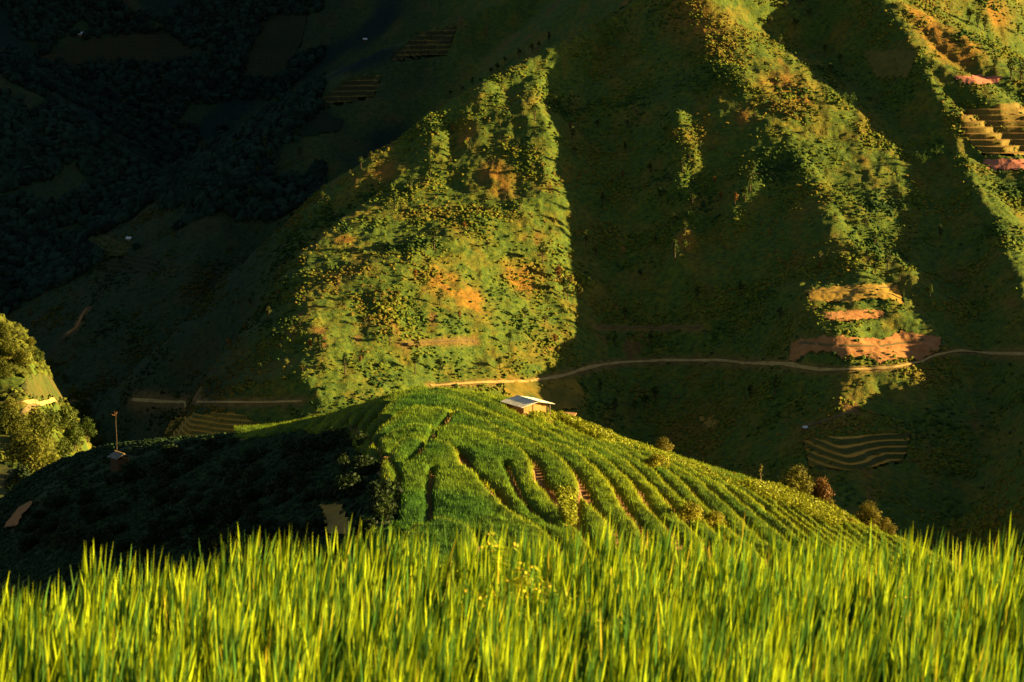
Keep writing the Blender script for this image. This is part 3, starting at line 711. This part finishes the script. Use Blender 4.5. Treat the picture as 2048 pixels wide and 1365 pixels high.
# small trees standing out on the mountain: pixel of the foot, size, kind
CREST = [(742, 318, .9), (722, 338, 1.3), (700, 352, .8), (655, 408, .9), (645, 402, 1.0), (650, 440, .9), (835, 262, .7), (862, 245, .8), (900, 195, 1.), (925, 182, .8),
         (945, 172, .9), (982, 152, 1.1), (995, 146, 1.2), (1010, 130, 1.), (1038, 115, 1.3), (1064, 106, 1.4), (1078, 98, 1.2), (1098, 86, 1.0), (960, 165, .7)]
LITFACE = [(868, 500, 1.7), (1070, 240, 1.5), (1045, 232, 1.0), (1110, 220, 1.2), (1140, 262, 1.1), (1195, 258, .9), (1250, 305, .8), (1085, 525, 1.4), (1100, 470, .9), (1115, 560, 1.5), (1128, 590, 1.4),
           (1135, 600, 1.2), (1160, 595, 1.1), (985, 330, 1.), (900, 330, 1.1), (940, 300, 1.), (905, 265, 1.), (820, 380, 1.), (860, 350, .9), (790, 420, 1.1), (760, 365, .9), (1000, 250, 1.),
           (880, 420, 1.), (930, 460, 1.), (975, 500, 1.), (830, 560, 1.1), (880, 610, 1.), (920, 640, 1.), (760, 600, 1.1), (730, 650, 1.), (700, 560, 1.), (690, 620, 1.1), (780, 690, 1.1),
           (830, 745, 1.2), (835, 700, 1.1), (720, 730, 1.), (690, 748, 1.2), (640, 700, 1.), (1050, 640, 1.), (1090, 650, 1.1), (1110, 690, 1.2), (1020, 690, 1.), (1000, 740, 1.), (880, 745, 1.), (960, 560, .9),
           (1040, 420, 1.), (1065, 345, 1.), (1010, 400, .9), (950, 390, .9), (1035, 300, 1.)]
LEFTFOOT = [(500, 612, 1.2), (537, 640, 1.5), (525, 608, .9), (555, 560, .9), (557, 590, .7), (490, 665, 1.1), (475, 680, .7), (459, 697, 1.3), (418, 785, 1.4), (408, 762, .7), (455, 745, .8), (548, 670, .7),
            (590, 672, .8), (605, 745, 1.), (620, 700, 1.2), (560, 700, .8), (600, 650, .8), (395, 750, .7), (520, 740, .7), (610, 600, .9)]
BOWL = [(1172, 492, 1.), (1190, 512, .9), (1245, 360, .9), (1300, 350, 1.2), (1320, 400, .8), (1345, 450, .9), (1380, 320, .9), (1365, 345, 1.), (1400, 300, .8), (1350, 280, 1.1), (1330, 270, .8), (1385, 410, 1.), (1370, 470, 1.1),
        (1350, 520, 1.2), (1310, 488, .9), (1470, 410, 1.2), (1500, 380, 1.2), (1490, 400, 1.1), (1505, 350, 1.), (1440, 400, .9), (1255, 258, .6), (1222, 160, .6), (1250, 120, .6), (1148, 310, .9), (1145, 280, 1.),
        (1640, 520, .9), (1640, 540, .8), (1430, 370, .9), (1370, 505, 1.), (1290, 380, .7), (1205, 410, .8), (1222, 370, .8)]
SPUR = [(1510, 235, 1.), (1560, 200, 1.1), (1600, 180, 1.2), (1640, 230, 1.), (1660, 150, 1.3), (1560, 90, 1.2), (1590, 60, 1.3), (1620, 40, 1.3), (1540, 50, 1.2), (1570, 20, 1.3), (1600, 10, 1.4), (1680, 130, 1.3), (1650, 110, 1.2),
        (1730, 450, 1.), (1750, 490, 1.1), (1735, 520, 1.1), (1720, 420, 1.), (1660, 400, .9), (1670, 440, .9), (1680, 520, .8), (1700, 380, .9), (1745, 380, .8), (1530, 140, 1.), (1490, 120, .9), (1620, 270, .9)]
RIGHTSPUR = [(1938, 48, 2.0), (1955, 58, 1.6), (1970, 62, 1.4), (1990, 140, 1.1), (2022, 158, 2.1), (2042, 160, 1.7), (2036, 72, 1.), (1890, 60, 1.2), (1870, 30, 1.), (1985, 105, 1.), (1940, 190, 1.1), (1920, 175, 1.)]
DARK = [(1480, 590, 1.), (1250, 640, 1.), (1300, 690, 1.), (1395, 600, .9), (1560, 640, 1.), (1750, 550, 1.2), (1775, 540, 1.3), (1800, 560, 1.1), (1280, 560, .9), (1230, 690, 1.), (1550, 790, 1.2), (1500, 800, 1.), (1290, 820, 1.3),
        (1310, 805, 1.3), (1270, 830, 1.2), (1200, 790, 1.2), (1230, 830, 1.2), (1100, 260, .8), (540, 330, 1.4), (530, 300, 1.2), (560, 250, 1.2), (600, 320, 1.2), (470, 300, 1.3), (500, 400, 1.1), (1860, 600, 1.2), (1880, 480, 1.1)]
SIZE = lambda s: 'tiny' if s < .85 else ('small' if s < 1.05 else ('medium sized' if s < 1.25 else 'tall'))
LOOK = {'slope_a': 'green round topped', 'slope_b': 'yellow green bushy', 'slope_c': 'dark narrow', 'slope_rust': 'rust brown'}
def spot(lst, kinds, where, group, k=1.0):
    xs = [p[0] for p in lst]; ys = [p[1] for p in lst]; x0, x1, y0, y1 = min(xs), max(xs), min(ys), max(ys)
    for px, py, sc in lst:
        c = at_slope(px, py); kd = random.choice(kinds); s = sc * k * random.uniform(.9, 1.1)
        v = ('upper', 'middle', 'lower')[min(2, int((py - y0) / (y1 - y0 + 1) * 3))]; h = ('left', 'centre', 'right')[min(2, int((px - x0) / (x1 - x0 + 1) * 3))]
        place('slope_tree', PR[kd], (c[0], c[1], c[2] - .2), s, f'{SIZE(sc)} {LOOK[kd]} tree, {v} {h} of {where}'.replace('medium sized', 'mid-sized'), 'tree', group)
spot(CREST, ['slope_a', 'slope_b', 'slope_c'], 'the crest above the sunlit face', 'trees along the mountain crest', 1.15)
spot(LITFACE, ['slope_a', 'slope_b', 'slope_a', 'slope_c', 'slope_rust'], 'the broad sunlit mountain face', 'trees on the sunlit middle face', 1.25)
spot(LEFTFOOT, ['slope_a', 'slope_b', 'slope_rust'], 'the shaded mountain foot', 'lone trees on the shaded mountain foot', 1.0)
spot(BOWL, ['slope_a', 'slope_c', 'slope_rust', 'slope_b'], 'the shaded hollow between sunlit spurs', 'trees in the shaded hollow', 1.35)
spot(SPUR, ['slope_a', 'slope_b', 'slope_a'], 'the narrow sunlit spur', 'trees on the narrow sunlit spur', 1.1)
spot(RIGHTSPUR, ['slope_a', 'slope_c'], 'the bright slope by the pink bank', 'trees on the top right slope', 1.1)
spot(DARK, ['slope_a', 'slope_c'], 'the unlit valley sides', 'trees in the unlit valley sides', 1.2)

# bamboo clumps
def bamboo(loc, label, sc=1.0, n=11):
    e = empty('bamboo_clump', loc, 0, label=label, category='bamboo'); e.scale = (sc, sc, sc)
    bm = bmesh.new(); L = []
    for k in range(n):
        a = 6.283 * k / n + random.uniform(-.2, .2); o = random.uniform(1.6, 3.6); h = random.uniform(5, 8.5)
        pts = [(math.cos(a) * .4 * i / 5 + math.cos(a) * o * (i / 5) ** 2.2, math.sin(a) * o * (i / 5) ** 2.2, h * (i / 5) ** .85 * (1 if i < 5 else .97)) for i in range(6)]
        tube(bm, pts, [.09, .08, .07, .06, .04, .02], 5)
        for i in (3, 4, 5): L.append((*pts[i][:3], .75, .8))
    link('culms', bm_mesh('bamboo_culms', bm, M['stalk']), None, e)
    link('foliage', crown_mesh('bamboo_foliage', L, 520, .36, (.055, .10, .014)), M['leaf'], e)
c = at_slope(1845, 335); bamboo(c, 'left bamboo clump of the pair in the dark gully below the pink bank', 1.0)
c = at_slope(1872, 320); bamboo(c, 'right bamboo clump of the pair in the dark gully below the pink bank', .9)
c = at_slope(1698, 218); bamboo(c, 'feathery bamboo clump at the right edge of the narrow sunlit spur', 1.15)

# large trees of the lower left corner
BIG = [(30, 885, 'big_a', .62), (78, 905, 'big_a', .80), (62, 965, 'big_a', .92), (110, 985, 'big_a', .70), (22, 842, 'big_a', .45), (100, 870, 'big_b', .55), (132, 872, 'big_b', .62), (165, 850, 'big_b', .55),
       (150, 905, 'big_b', .60), (175, 885, 'big_b', .5), (128, 935, 'big_b', .6), (8, 760, 'big_a', .40), (18, 718, 'big_a', .42), (45, 735, 'big_a', .36), (75, 728, 'big_b', .34), (8, 680, 'big_a', .36), (140, 1000, 'big_a', .42), (112, 1010, 'big_a', .4), (128, 768, 'big_b', .22), (150, 800, 'big_a', .26), (168, 835, 'big_a', .3), (182, 872, 'big_a', .34), (188, 905, 'big_a', .36), (182, 940, 'big_a', .38), (100, 738, 'big_a', .2), (60, 695, 'big_a', .22), (45, 1010, 'big_dark', .85), (70, 1020, 'big_dark', .6)]
BL = ['large sunlit tree of the lower left corner growing above the red track', 'dark tree in the shaded clump beside the sunlit corner trees']
for px, py, kd, sc in BIG:
    Yk = 640 - max(0, py - 760) * .42
    c, ok = cast(px, py, 380.); c = c[0]
    wh = ('by the frame edge', 'midway along the grove', 'at the right end of the grove')[min(2, int(px / 62))]; hi = 'uphill' if py < 800 else ('high' if py < 890 else ('low' if py < 960 else 'lowest down'))
    lab = {'big_a': f'sunlit yellow green corner tree, {hi}, {wh}', 'big_b': f'deep green lower left tree, {hi}, {wh}', 'big_dark': 'nearly black tree in front of the lower left terraces'}[kd]
    grp = {'big_a': 'sunlit trees in the lower left corner', 'big_b': 'shaded trees of the lower left grove', 'big_dark': 'black trees before the lower left terraces'}[kd]
    s = sc * 1.15 * c[1] / 560
    place('valley_tree', PR[kd], (c[0], c[1], c[2] - 1.0), s, lab, 'tree', grp)

# bushes along the right shoulder of the hill
for px, py, kd, sc, lab in [
    (1592, 1000, 'bush_gold', 1.25, 'tall round bush with golden leaves, biggest on the hill edge beside the rust red one'),
    (1642, 1018, 'bush_rust', 1.2, 'rust red leaved bush just right of the tall golden bush on the hill edge'),
    (1655, 1032, 'bush_gold', .62, 'low golden bush at the foot of the rust red bush'),
    (1738, 1062, 'bush_gold', 1.0, 'golden bush at the rim of the near rice field, right end of the hill'),
    (1772, 1066, 'bush_gold', .7, 'last small golden bush at the right end of the hill edge'),
    (1698, 1056, 'bush_lime', .55, 'small lime bush between the rust red bush and the last golden ones'),
    (1328, 902, 'bush_gold', .72, 'small golden bush alone on the skyline of the hill right of the hut'),
    (1312, 945, 'bush_lime', .85, 'wide pale leafy bush inside the terraces below the lone skyline bush'),
    (1380, 1052, 'bush_lime', .95, 'left half of the bright lime bush at the foot of the terraces'),
    (1428, 1058, 'bush_lime', .75, 'right half of the bright lime bush at the foot of the terraces'),
    (1108, 838, 'bush_lime', .30, 'tiny weedy bush growing against the front post of the tin roofed hut'),
    ]:
    c = at_hill(px, py); place('bush', PR[kd], (c[0], c[1], c[2] - .1), sc, lab, 'bush', None)
# low flowering bushes strung along the hill edge
for k in range(46):
    t = k / 45; px = 1432 + t * 262 + random.uniform(-4, 4); py = np.interp(px, [1432, 1520, 1600, 1700], [942, 972, 1008, 1056]) + random.uniform(-2, 5)
    c = at_hill(px, py); kd = random.choice(['bush_gold', 'bush_rust', 'bush_lime'])
    place('bush', PR[kd], (c[0], c[1], c[2] - .12), random.uniform(.16, .34), 'knee high yellowish bush in the row along the right hand skyline of the hill', 'bush', 'low bushes along the hill edge')
# shrubs in the dark hollow on the hill's left flank
n = 0
while n < 210:
    px, py = random.uniform(40, 790), random.uniform(865, 1110)
    c = at_hill(px, py)
    if not inside(np.array([c[0]]), np.array([c[1]]), BUSHY)[0] or (632 < px < 712 and py > 1005): n += .05; continue
    place('shrub', PR[random.choice(['shrub', 'shrub_b'])], (c[0], c[1], c[2] - .35), random.uniform(.45, 1.1), ('wide' if n % 3 else 'compact') + ' dark shrub in the shaded thicket, ' + ('above the red soil patch' if 600 < px < 720 and py > 950 else ('near the little shed' if px < 330 else ('upper part' if py < 930 else ('middle part' if py < 1000 else 'lower part')) + (', left half' if px < 520 else ', right half'))), 'shrub', 'shrubs of the dark thicket'); n += 1
for px, py, sc, lab in [(765, 1066, 1.0, 'young tree with pale leaf tips at the edge of the thicket near the rice field'), (722, 905, .7, 'young light green tree at the upper corner of the dark thicket'), (690, 960, .8, 'young tree in the middle of the dark thicket right side')]:
    c = at_hill(px, py); place('sapling', PR['sapling'], (c[0], c[1], c[2] - .1), sc, lab, 'tree')

# thin bare-stemmed tree on the right shoulder
def thin_tree():
    c = at_hill(1521, 981); e = empty('slender_tree', c, 0, label='slender tree with a bare pale stem and small tuft on the right hill edge', category='tree')
    bm = bmesh.new(); tube(bm, [(0, 0, -.2), (.02, 0, .8), (-.03, 0, 1.5), (.0, 0, 2.0)], [.045, .04, .03, .02]); tube(bm, [(0, 0, 1.0), (.12, 0, 1.15)], [.02, .01], 4)
    link('trunk', bm_mesh('slender_trunk', bm, M['pale_bark']), None, e)
    link('crown', crown_mesh('slender_crown', [(-.04, 0, 1.55, .14, .15), (.02, 0, 1.85, .13, .2), (.14, 0, 1.2, .06, .07), (-.1, 0, 1.25, .06, .1)], 260, .06, (.14, .13, .02)), M['leaf'], e)
thin_tree()
def bare_tree():
    c = at_hill(234, 925); y = c[1] + 4; x = c[0] * y / c[1]; z = float(hill_smooth(np.array([x]), np.array([y]))[0])
    e = empty('bare_tree', (x, y, z), 0, label='tall bare pole like tree with a frayed brown top behind the little dark shed', category='tree')
    H = 4.2; bm = bmesh.new(); tube(bm, [(0, 0, -.5), (.03, 0, H * .3), (-.02, 0, H * .65), (0, 0, H * .88)], [.05, .04, .035, .03])
    link('trunk', bm_mesh('bare_trunk', bm, M['bark']), None, e)  # dark bark paints the stem as unlit below its bright top
    bm = bmesh.new()
    for k in range(9):
        a = random.uniform(0, 6.28); r = random.uniform(.15, .55); h = random.uniform(.1, .55)
        tube(bm, [(0, 0, H * .8), (math.cos(a) * r * .4, math.sin(a) * r * .4, H * .84 + h * .5), (math.cos(a) * r, math.sin(a) * r, H * .85 + h)], [.035, .03, .01], 4)
    link('frayed_top', bm_mesh('frayed_top', bm, mat_two('dry_fronds', (.20, .09, .03), (.36, .18, .06), 5)), None, e)
bare_tree()

# ------------------------------------------------------------------ leafy crops on the hill (beyond counting)
def crops():
    pts = []
    for poly, n, w in [([(1488, 985), (1560, 992), (1640, 1018), (1700, 1058), (1660, 1066), (1600, 1035), (1520, 1005)], 700, 1), ([(1112, 838), (1160, 850), (1215, 878), (1240, 900), (1190, 890), (1130, 858)], 300, .8),
                       ([(1118, 1000), (1150, 1000), (1150, 1060), (1135, 1066), (1120, 1030)], 240, .7), ([(1230, 884), (1400, 945), (1500, 982), (1480, 988), (1380, 952), (1240, 898)], 260, .5), ([(1060, 838), (1110, 840), (1115, 850), (1065, 848)], 60, .5)]:
        w3 = hpts(densify(poly, 4)); a, b = w3.min(0), w3.max(0); m = 0
        while m < n:
            x, y = RNG.uniform(a[0], b[0], 400), RNG.uniform(a[1], b[1], 400); k = inside(x, y, w3)
            x, y = x[k], y[k]; m += len(x) + 1
            for i, j in zip(x, y): pts.append((i, j, w))
    pts = np.array(pts); z = hill_smooth(pts[:, 0], pts[:, 1]); n = len(pts); print('crop plants', n)
    per = 14; k = np.repeat(np.arange(n), per); r = RNG.uniform(0, 6.28, n * per); rad = RNG.uniform(.03, .2, n * per); hgt = RNG.uniform(.25, .95, n * per)
    c = np.stack([pts[k, 0] + np.cos(r) * rad, pts[k, 1] + np.sin(r) * rad, z[k] + .15 + hgt * pts[k, 2]], 1)
    nr = np.stack([np.cos(r) * .6, np.sin(r) * .6, .7 + 0 * r], 1) + RNG.normal(0, .4, (n * per, 3)); nr /= np.linalg.norm(nr, axis=1)[:, None]
    v, q = leaf_quads(c, nr, RNG.uniform(.08, .17, n * per), .45); me = np_mesh('crop_plants', v, q, smooth=False)
    t = np.array([(.20, .24, .012)]) * RNG.uniform(.5, 1.4, (n * per, 1)); attr(me, 'tint', np.repeat(t, 4, 0)); link('crop_plants', me, M['leaf'], kind='stuff')
crops()

# ------------------------------------------------------------------ the tin-roofed hut
def box(bm, x0, x1, y0, y1, z0, z1):
    v = [bm.verts.new(p) for p in ((x0, y0, z0), (x1, y0, z0), (x1, y1, z0), (x0, y1, z0), (x0, y0, z1), (x1, y0, z1), (x1, y1, z1), (x0, y1, z1))]
    for f in ((0, 3, 2, 1), (4, 5, 6, 7), (0, 1, 5, 4), (1, 2, 6, 5), (2, 3, 7, 6), (3, 0, 4, 7)): bm.faces.new([v[i] for i in f])
def slab(bm, a, b, c, d, th):
    a, b, c, d = map(Vector, (a, b, c, d)); n = (b - a).cross(d - a).normalized() * th
    v = [bm.verts.new(p) for p in (a, b, c, d, a - n, b - n, c - n, d - n)]
    for f in ((0, 1, 2, 3), (7, 6, 5, 4), (0, 4, 5, 1), (1, 5, 6, 2), (2, 6, 7, 3), (3, 7, 4, 0)): bm.faces.new([v[i] for i in f])
def corrugated(bm, a, b, c, d, th=.02, n=60, amp=.022):
    """sheet a-b along the eave direction, d-c the far edge, waves across a-b"""
    a, b, c, d = map(Vector, (a, b, c, d)); up = (b - a).cross(d - a).normalized(); top, bot = [], []
    for i in range(n + 1):
        t = i / n; w = up * (amp * math.cos(i * math.pi)); p, q = a.lerp(b, t) + w, d.lerp(c, t) + w
        top.append((bm.verts.new(p), bm.verts.new(q))); bot.append((bm.verts.new(p - up * th), bm.verts.new(q - up * th)))
    for i in range(n):
        bm.faces.new((top[i][0], top[i + 1][0], top[i + 1][1], top[i][1])); bm.faces.new((bot[i][0], bot[i][1], bot[i + 1][1], bot[i + 1][0]))
        bm.faces.new((top[i][0], bot[i][0], bot[i + 1][0], top[i + 1][0])); bm.faces.new((top[i][1], top[i + 1][1], bot[i + 1][1], bot[i][1]))
    for i in (0, n): bm.faces.new((top[i][0], top[i][1], bot[i][1], bot[i][0]))
def main_hut():
    c = at_hill(1064, 836); Yh = c[1] + .6; k = Yh / 205.
    p = P(1077, 804, Yh)                                 # near end of the roof ridge
    rz = R(32); Lr, W, rise = 3.5 * k, 3.4 * k, .36 * k; wall = p[2] - rise - c[2]; print('hut wall', wall, Yh)
    e = empty('field_hut', (p[0], p[1], p[2] - wall - rise), rz, label='small wooden field hut with a pale tin gable roof on the brow of the hill', category='hut')
    # local: ridge along y from 0 (front) to Lr, x across
    hw = W / 2; ez = wall
    bm = bmesh.new(); corrugated(bm, (-hw, Lr, ez), (-hw, 0, ez), (0.02, 0, ez + rise), (0.02, Lr, ez + rise)); link('roof', bm_mesh('roof_left', bm, M['tin']), None, e)
    bm = bmesh.new(); corrugated(bm, (hw, 0, ez), (hw, Lr, ez), (-0.02, Lr, ez + rise), (-0.02, 0, ez + rise)); link('roof', bm_mesh('roof_right', bm, M['tin']), None, e)
    bm = bmesh.new(); slab(bm, (-.12, -.02, ez + rise - .01), (.0, -.02, ez + rise + .05), (.0, Lr + .02, ez + rise + .05), (-.12, Lr + .02, ez + rise - .01), .015); slab(bm, (.0, -.02, ez + rise + .052), (.12, -.02, ez + rise - .01), (.12, Lr + .02, ez + rise - .01), (.0, Lr + .02, ez + rise + .052), .015)
    link('ridge_cap', bm_mesh('ridge_cap', bm, M['tin']), None, e)
    wx = hw - .42; y0, y1 = .38, Lr - .3
    for nm, segs in (('wall', [((-wx, y0), (wx, y0))]), ('wall', [((-wx, y1), (-wx, y0))]), ('wall', [((wx, y0), (wx, y1))]), ('wall', [((wx, y1), (-wx, y1))])):
        bm = bmesh.new()
        for (a, b) in segs:
            a, b = Vector(a), Vector(b); L = (b - a).length; t = (b - a) / L; nn = Vector((t.y, -t.x)); m = int(L / .13)
            for i in range(m):
                s0, s1 = i * L / m + .006, (i + 1) * L / m - .006; off = random.uniform(0, .015); mid = (a + t * (s0 + s1) / 2).x
                top = ez + rise * (1 - abs(mid) / hw) - .05 - .04
                if abs(t.x) > .5: hgt = top - random.choice([0, 0, 0, .03])
                else: hgt = ez + rise * (1 - wx / hw) - .09
                q = [a + t * s0 + nn * off, a + t * s1 + nn * off, a + t * s1 + nn * (off - .02), a + t * s0 + nn * (off - .02)]
                v = [bm.verts.new((k.x, k.y, z)) for z in (-.35, hgt) for k in q]
                for f in ((0, 3, 2, 1), (4, 5, 6, 7), (0, 1, 5, 4), (1, 2, 6, 5), (2, 3, 7, 6), (3, 0, 4, 7)): bm.faces.new([v[k] for k in f])
        link(nm, bm_mesh('plank_wall', bm, M['wood']), None, e)
    bm = bmesh.new(); box(bm, -.25, .42, y0 - .05, y0 - .02, -.3, 1.12); link('door', bm_mesh('hut_door', bm, M['wood']), None, e)
    for (x, y) in ((-wx - .1, y0 - .12), (wx + .12, y0 - .12), (wx + .12, y1), (-wx - .1, y1)):
        bm = bmesh.new(); tube(bm, [(x, y, -.5), (x, y, ez + rise * (1 - abs(x) / hw) - .05)], [.05, .045], 8); link('post', bm_mesh('hut_post', bm, M['pale_bark']), None, e)
    bm = bmesh.new()
    for x in (-wx, 0, wx): box(bm, x - .03, x + .03, .05, Lr - .05, ez + rise * (1 - abs(x) / hw) - .10, ez + rise * (1 - abs(x) / hw) - .045)
    link('rafters', bm_mesh('rafters', bm, M['wood_dark']), None, e)
main_hut()
def sheeting():
    c = at_hill(1138, 848)
    bm = bmesh.new(); slab(bm, (-.55, -.28, .75), (.5, -.34, .68), (.56, .3, .80), (-.5, .32, .86), .07)
    for (x, y) in ((-.42, -.2), (.4, -.22), (.42, .2), (-.4, .22)): tube(bm, [(x, y, -.1), (x, y, .72)], [.035, .03], 6)
    bmesh.ops.recalc_face_normals(bm, faces=bm.faces); me = bm_mesh('platform', bm, M['sheet'])
    o = link('platform', me); o.location = (c[0], c[1], c[2] + .1); o.rotation_euler = (0, 0, R(-8)); o['label'] = 'low flat orange topped drying platform in the crops just right of the hut'; o['category'] = 'platform'
sheeting()
def small_shed():
    c = at_hill(240, 938); rz = R(38); print('shed', c)
    e = empty('shed', (c[0], c[1], c[2]), rz, label='little dark shed with a patchy slatted roof on the left edge of the hill', category='shed')
    w, d, h = 1.15, 1.3, 1.05
    for nm, a in (('wall', (-w / 2, -w / 2 + .05, -d / 2, d / 2)), ('wall', (w / 2 - .05, w / 2, -d / 2, d / 2)), ('wall', (-w / 2 + .052, w / 2 - .052, d / 2 - .05, d / 2)), ('wall', (-w / 2 + .052, w / 2 - .052, -d / 2, -d / 2 + .05))):
        bm = bmesh.new(); box(bm, a[0], a[1], a[2], a[3], -.3, h - .03); link(nm, bm_mesh('shed_wall', bm, M['wood'] if a[0] > 0 else M['wood_dark']), None, e)  # sun side wall gets paler wood, its light put into the colour
    sl = lambda x: h + .02 + (.42 * (1 - abs(x + .0) / .9))
    bm = bmesh.new(); n = 9
    for i in range(n):
        y0 = -d / 2 - .2 + (d + .4) * i / n; y1 = y0 + (d + .4) / n * random.uniform(.72, .98); dz = random.uniform(0, .03)
        slab(bm, (-.85, y0, sl(-.85) + dz), (-.85, y1, sl(-.85) + dz), (0, y1, sl(0) + dz), (0, y0, sl(0) + dz), -.025)
        slab(bm, (0, y0, sl(0) + dz), (0, y1, sl(0) + dz), (.85, y1, sl(.85) + dz), (.85, y0, sl(.85) + dz), -.025)
    link('roof', bm_mesh('shed_roof', bm, M['tin_dark']), None, e)
    bm = bmesh.new(); box(bm, -.06, .06, -d / 2 - .25, d / 2 + .25, sl(0) + .03, sl(0) + .07)
    link('ridge_pole', bm_mesh('ridge_pole', bm, M['wood']), None, e)
small_shed()

# far huts on the slopes
def far_hut(px, py, wpx, label, rz=0.2, mat='white', y0=480.):
    c, ok = cast(px, py, y0); c = c[0]; s = wpx / F * c[1]
    e = empty('hillside_hut', (c[0], c[1], c[2] + .2), rz, label=label, category='hut')
    w, d, h, r = s * .42, s * .34, s * .30, s * .26
    bm = bmesh.new(); v = [bm.verts.new(p) for p in ((-w, -d, -1), (w, -d, -1), (w, d, -1), (-w, d, -1), (-w, -d, h), (w, -d, h), (w, d, h), (-w, d, h), (-w, 0, h + r * .9), (w, 0, h + r * .9))]
    for f in ((0, 1, 5, 4), (2, 3, 7, 6), (1, 2, 6, 9, 5), (3, 0, 4, 8, 7)): bm.faces.new([v[i] for i in f])
    link('walls', bm_mesh('far_walls', bm, M['wood_dark']), None, e)
    bm = bmesh.new(); W, D = w * 1.15, d * 1.25
    slab(bm, (-W, -D, h - .1 * s), (W, -D, h - .1 * s), (W, 0, h + r), (-W, 0, h + r), .03 * s + .03); slab(bm, (W, D, h - .1 * s), (-W, D, h - .1 * s), (-W, 0, h + r + .02), (W, 0, h + r + .02), .03 * s + .03)
    link('roof', bm_mesh('far_roof', bm, M[mat]), None, e)
    bm = bmesh.new(); box(bm, -w * .2, w * .15, -d - .04, -d - .01, -.8, h * .7); link('door', bm_mesh('far_door', bm, M['wood']), None, e)
far_hut(161, 72, 13, 'tiny white roofed hut on the far terraces near the top left corner', .1)
far_hut(92, 91, 10, 'faint hut below and left of the white roofed one near the top left corner', .4)
far_hut(194, 514, 10, 'tiny pale roofed hut at the lower end of the small lit terraces on the left', .3)
far_hut(258, 481, 12, 'tiny white roofed hut at the upper right of the small left terraces', -.2)
far_hut(730, 82, 9, 'tiny pale hut on the far ridge above the middle of the picture', .2)
far_hut(1610, 859, 11, 'tiny pale roofed hut at the lower end of the dirt track above the striped terraces', .2)

# ------------------------------------------------------------------ the flowering weed in the near rice
def weed(px, py, Y, scale, n_st, label, spread=.24, leaves=16, seed=3):
    rs = random.Random(seed); t = P(px, py - 18, Y); z0 = float(field_z(np.array([t[0]]), np.array([Y]))[0]); H = (t[2] - z0)
    e = empty('flowering_weed', (t[0], Y, z0), 0, label=label, category='weed')
    bs = bmesh.new(); C, Nn, S = [], [], []; FC, FN, FS = [], [], []
    for k in range(n_st):
        a = rs.uniform(0, 6.28); r = spread * math.sqrt(rs.random()); h = H * rs.uniform(.68, 1.0) * (1 - .25 * (r / spread) ** 2)
        pts = [(0, 0, 0), (math.cos(a) * r * .3, math.sin(a) * r * .3, h * .4), (math.cos(a) * r * .75, math.sin(a) * r * .75, h * .75), (math.cos(a) * r, math.sin(a) * r, h)]
        tube(bs, pts, [.004, .0035, .003, .0015], 5)
        for j in range(leaves):
            u = rs.uniform(.35, 1.0); i = min(2, int(u * 3)); f = u * 3 - i; q = [pts[i][m] + (pts[i + 1][m] - pts[i][m]) * f for m in range(3)]
            b = rs.uniform(0, 6.28); d = rs.uniform(.01, .07)
            C.append((q[0] + math.cos(b) * d, q[1] + math.sin(b) * d, q[2] + rs.uniform(-.01, .03))); Nn.append((math.cos(b) * .5 + rs.gauss(0, .3), math.sin(b) * .5 + rs.gauss(0, .3), .8)); S.append(rs.uniform(.009, .019) * scale)
        for j in range(rs.randint(2, 5)):
            FC.append((pts[3][0] + rs.gauss(0, .022), pts[3][1] + rs.gauss(0, .022), h + rs.uniform(-.05, .03))); FN.append((rs.gauss(0, .5), -1 + rs.gauss(0, .4), .6)); FS.append(rs.uniform(.005, .009) * scale)
    link('stems', bm_mesh('weed_stems', bs, M['stalk']), None, e)
    nn = np.array(Nn); nn /= np.linalg.norm(nn, axis=1)[:, None]; v, q = leaf_quads(np.array(C), nn, np.array(S), .5); me = np_mesh('weed_leaves', v, q, smooth=False)
    attr(me, 'tint', np.repeat(np.array([(.36, .40, .015)]) * RNG.uniform(.6, 1.3, (len(C), 1)), 4, 0)); link('leaves', me, M['leaf'], e)
    nn = np.array(FN); nn /= np.linalg.norm(nn, axis=1)[:, None]; v1, q1 = leaf_quads(np.array(FC), nn, np.array(FS), .8); v2, q2 = leaf_quads(np.array(FC), nn + .3, np.array(FS) * .9, .8)
    link('blossoms', np_mesh('weed_blossoms', np.concatenate([v1, v2]), np.concatenate([q1, q2 + len(v1)]), smooth=False), M['flower'], e)
weed(985, 1085, 9.2, 1.1, 34, 'tallest bushy yellow green weed rising out of the near rice, left of the centre clump', .17, 80, 3)
weed(1045, 1155, 8.6, 1.15, 110, 'widest yellow flowered weed clump in the middle of the near rice', .27, 60, 4)
weed(1010, 1180, 8.35, 1.1, 30, 'dense low yellow weed directly in front of the wide flowered clump', .2, 60, 5)
weed(1168, 1190, 8.2, .9, 7, 'thin orange budded weed just right of the wide flowered clump', .07, 12, 6)
weed(1235, 1225, 7.9, .9, 6, 'thin yellow budded weed in the rice, farther right of the flowered clumps', .08, 10, 7)
weed(905, 1200, 8.1, .9, 6, 'small weed with arching stem left of the flowered clumps', .10, 12, 8)
weed(1835, 1200, 8.1, .9, 8, 'small pale weed in the rice near the right edge of the field', .09, 14, 9)
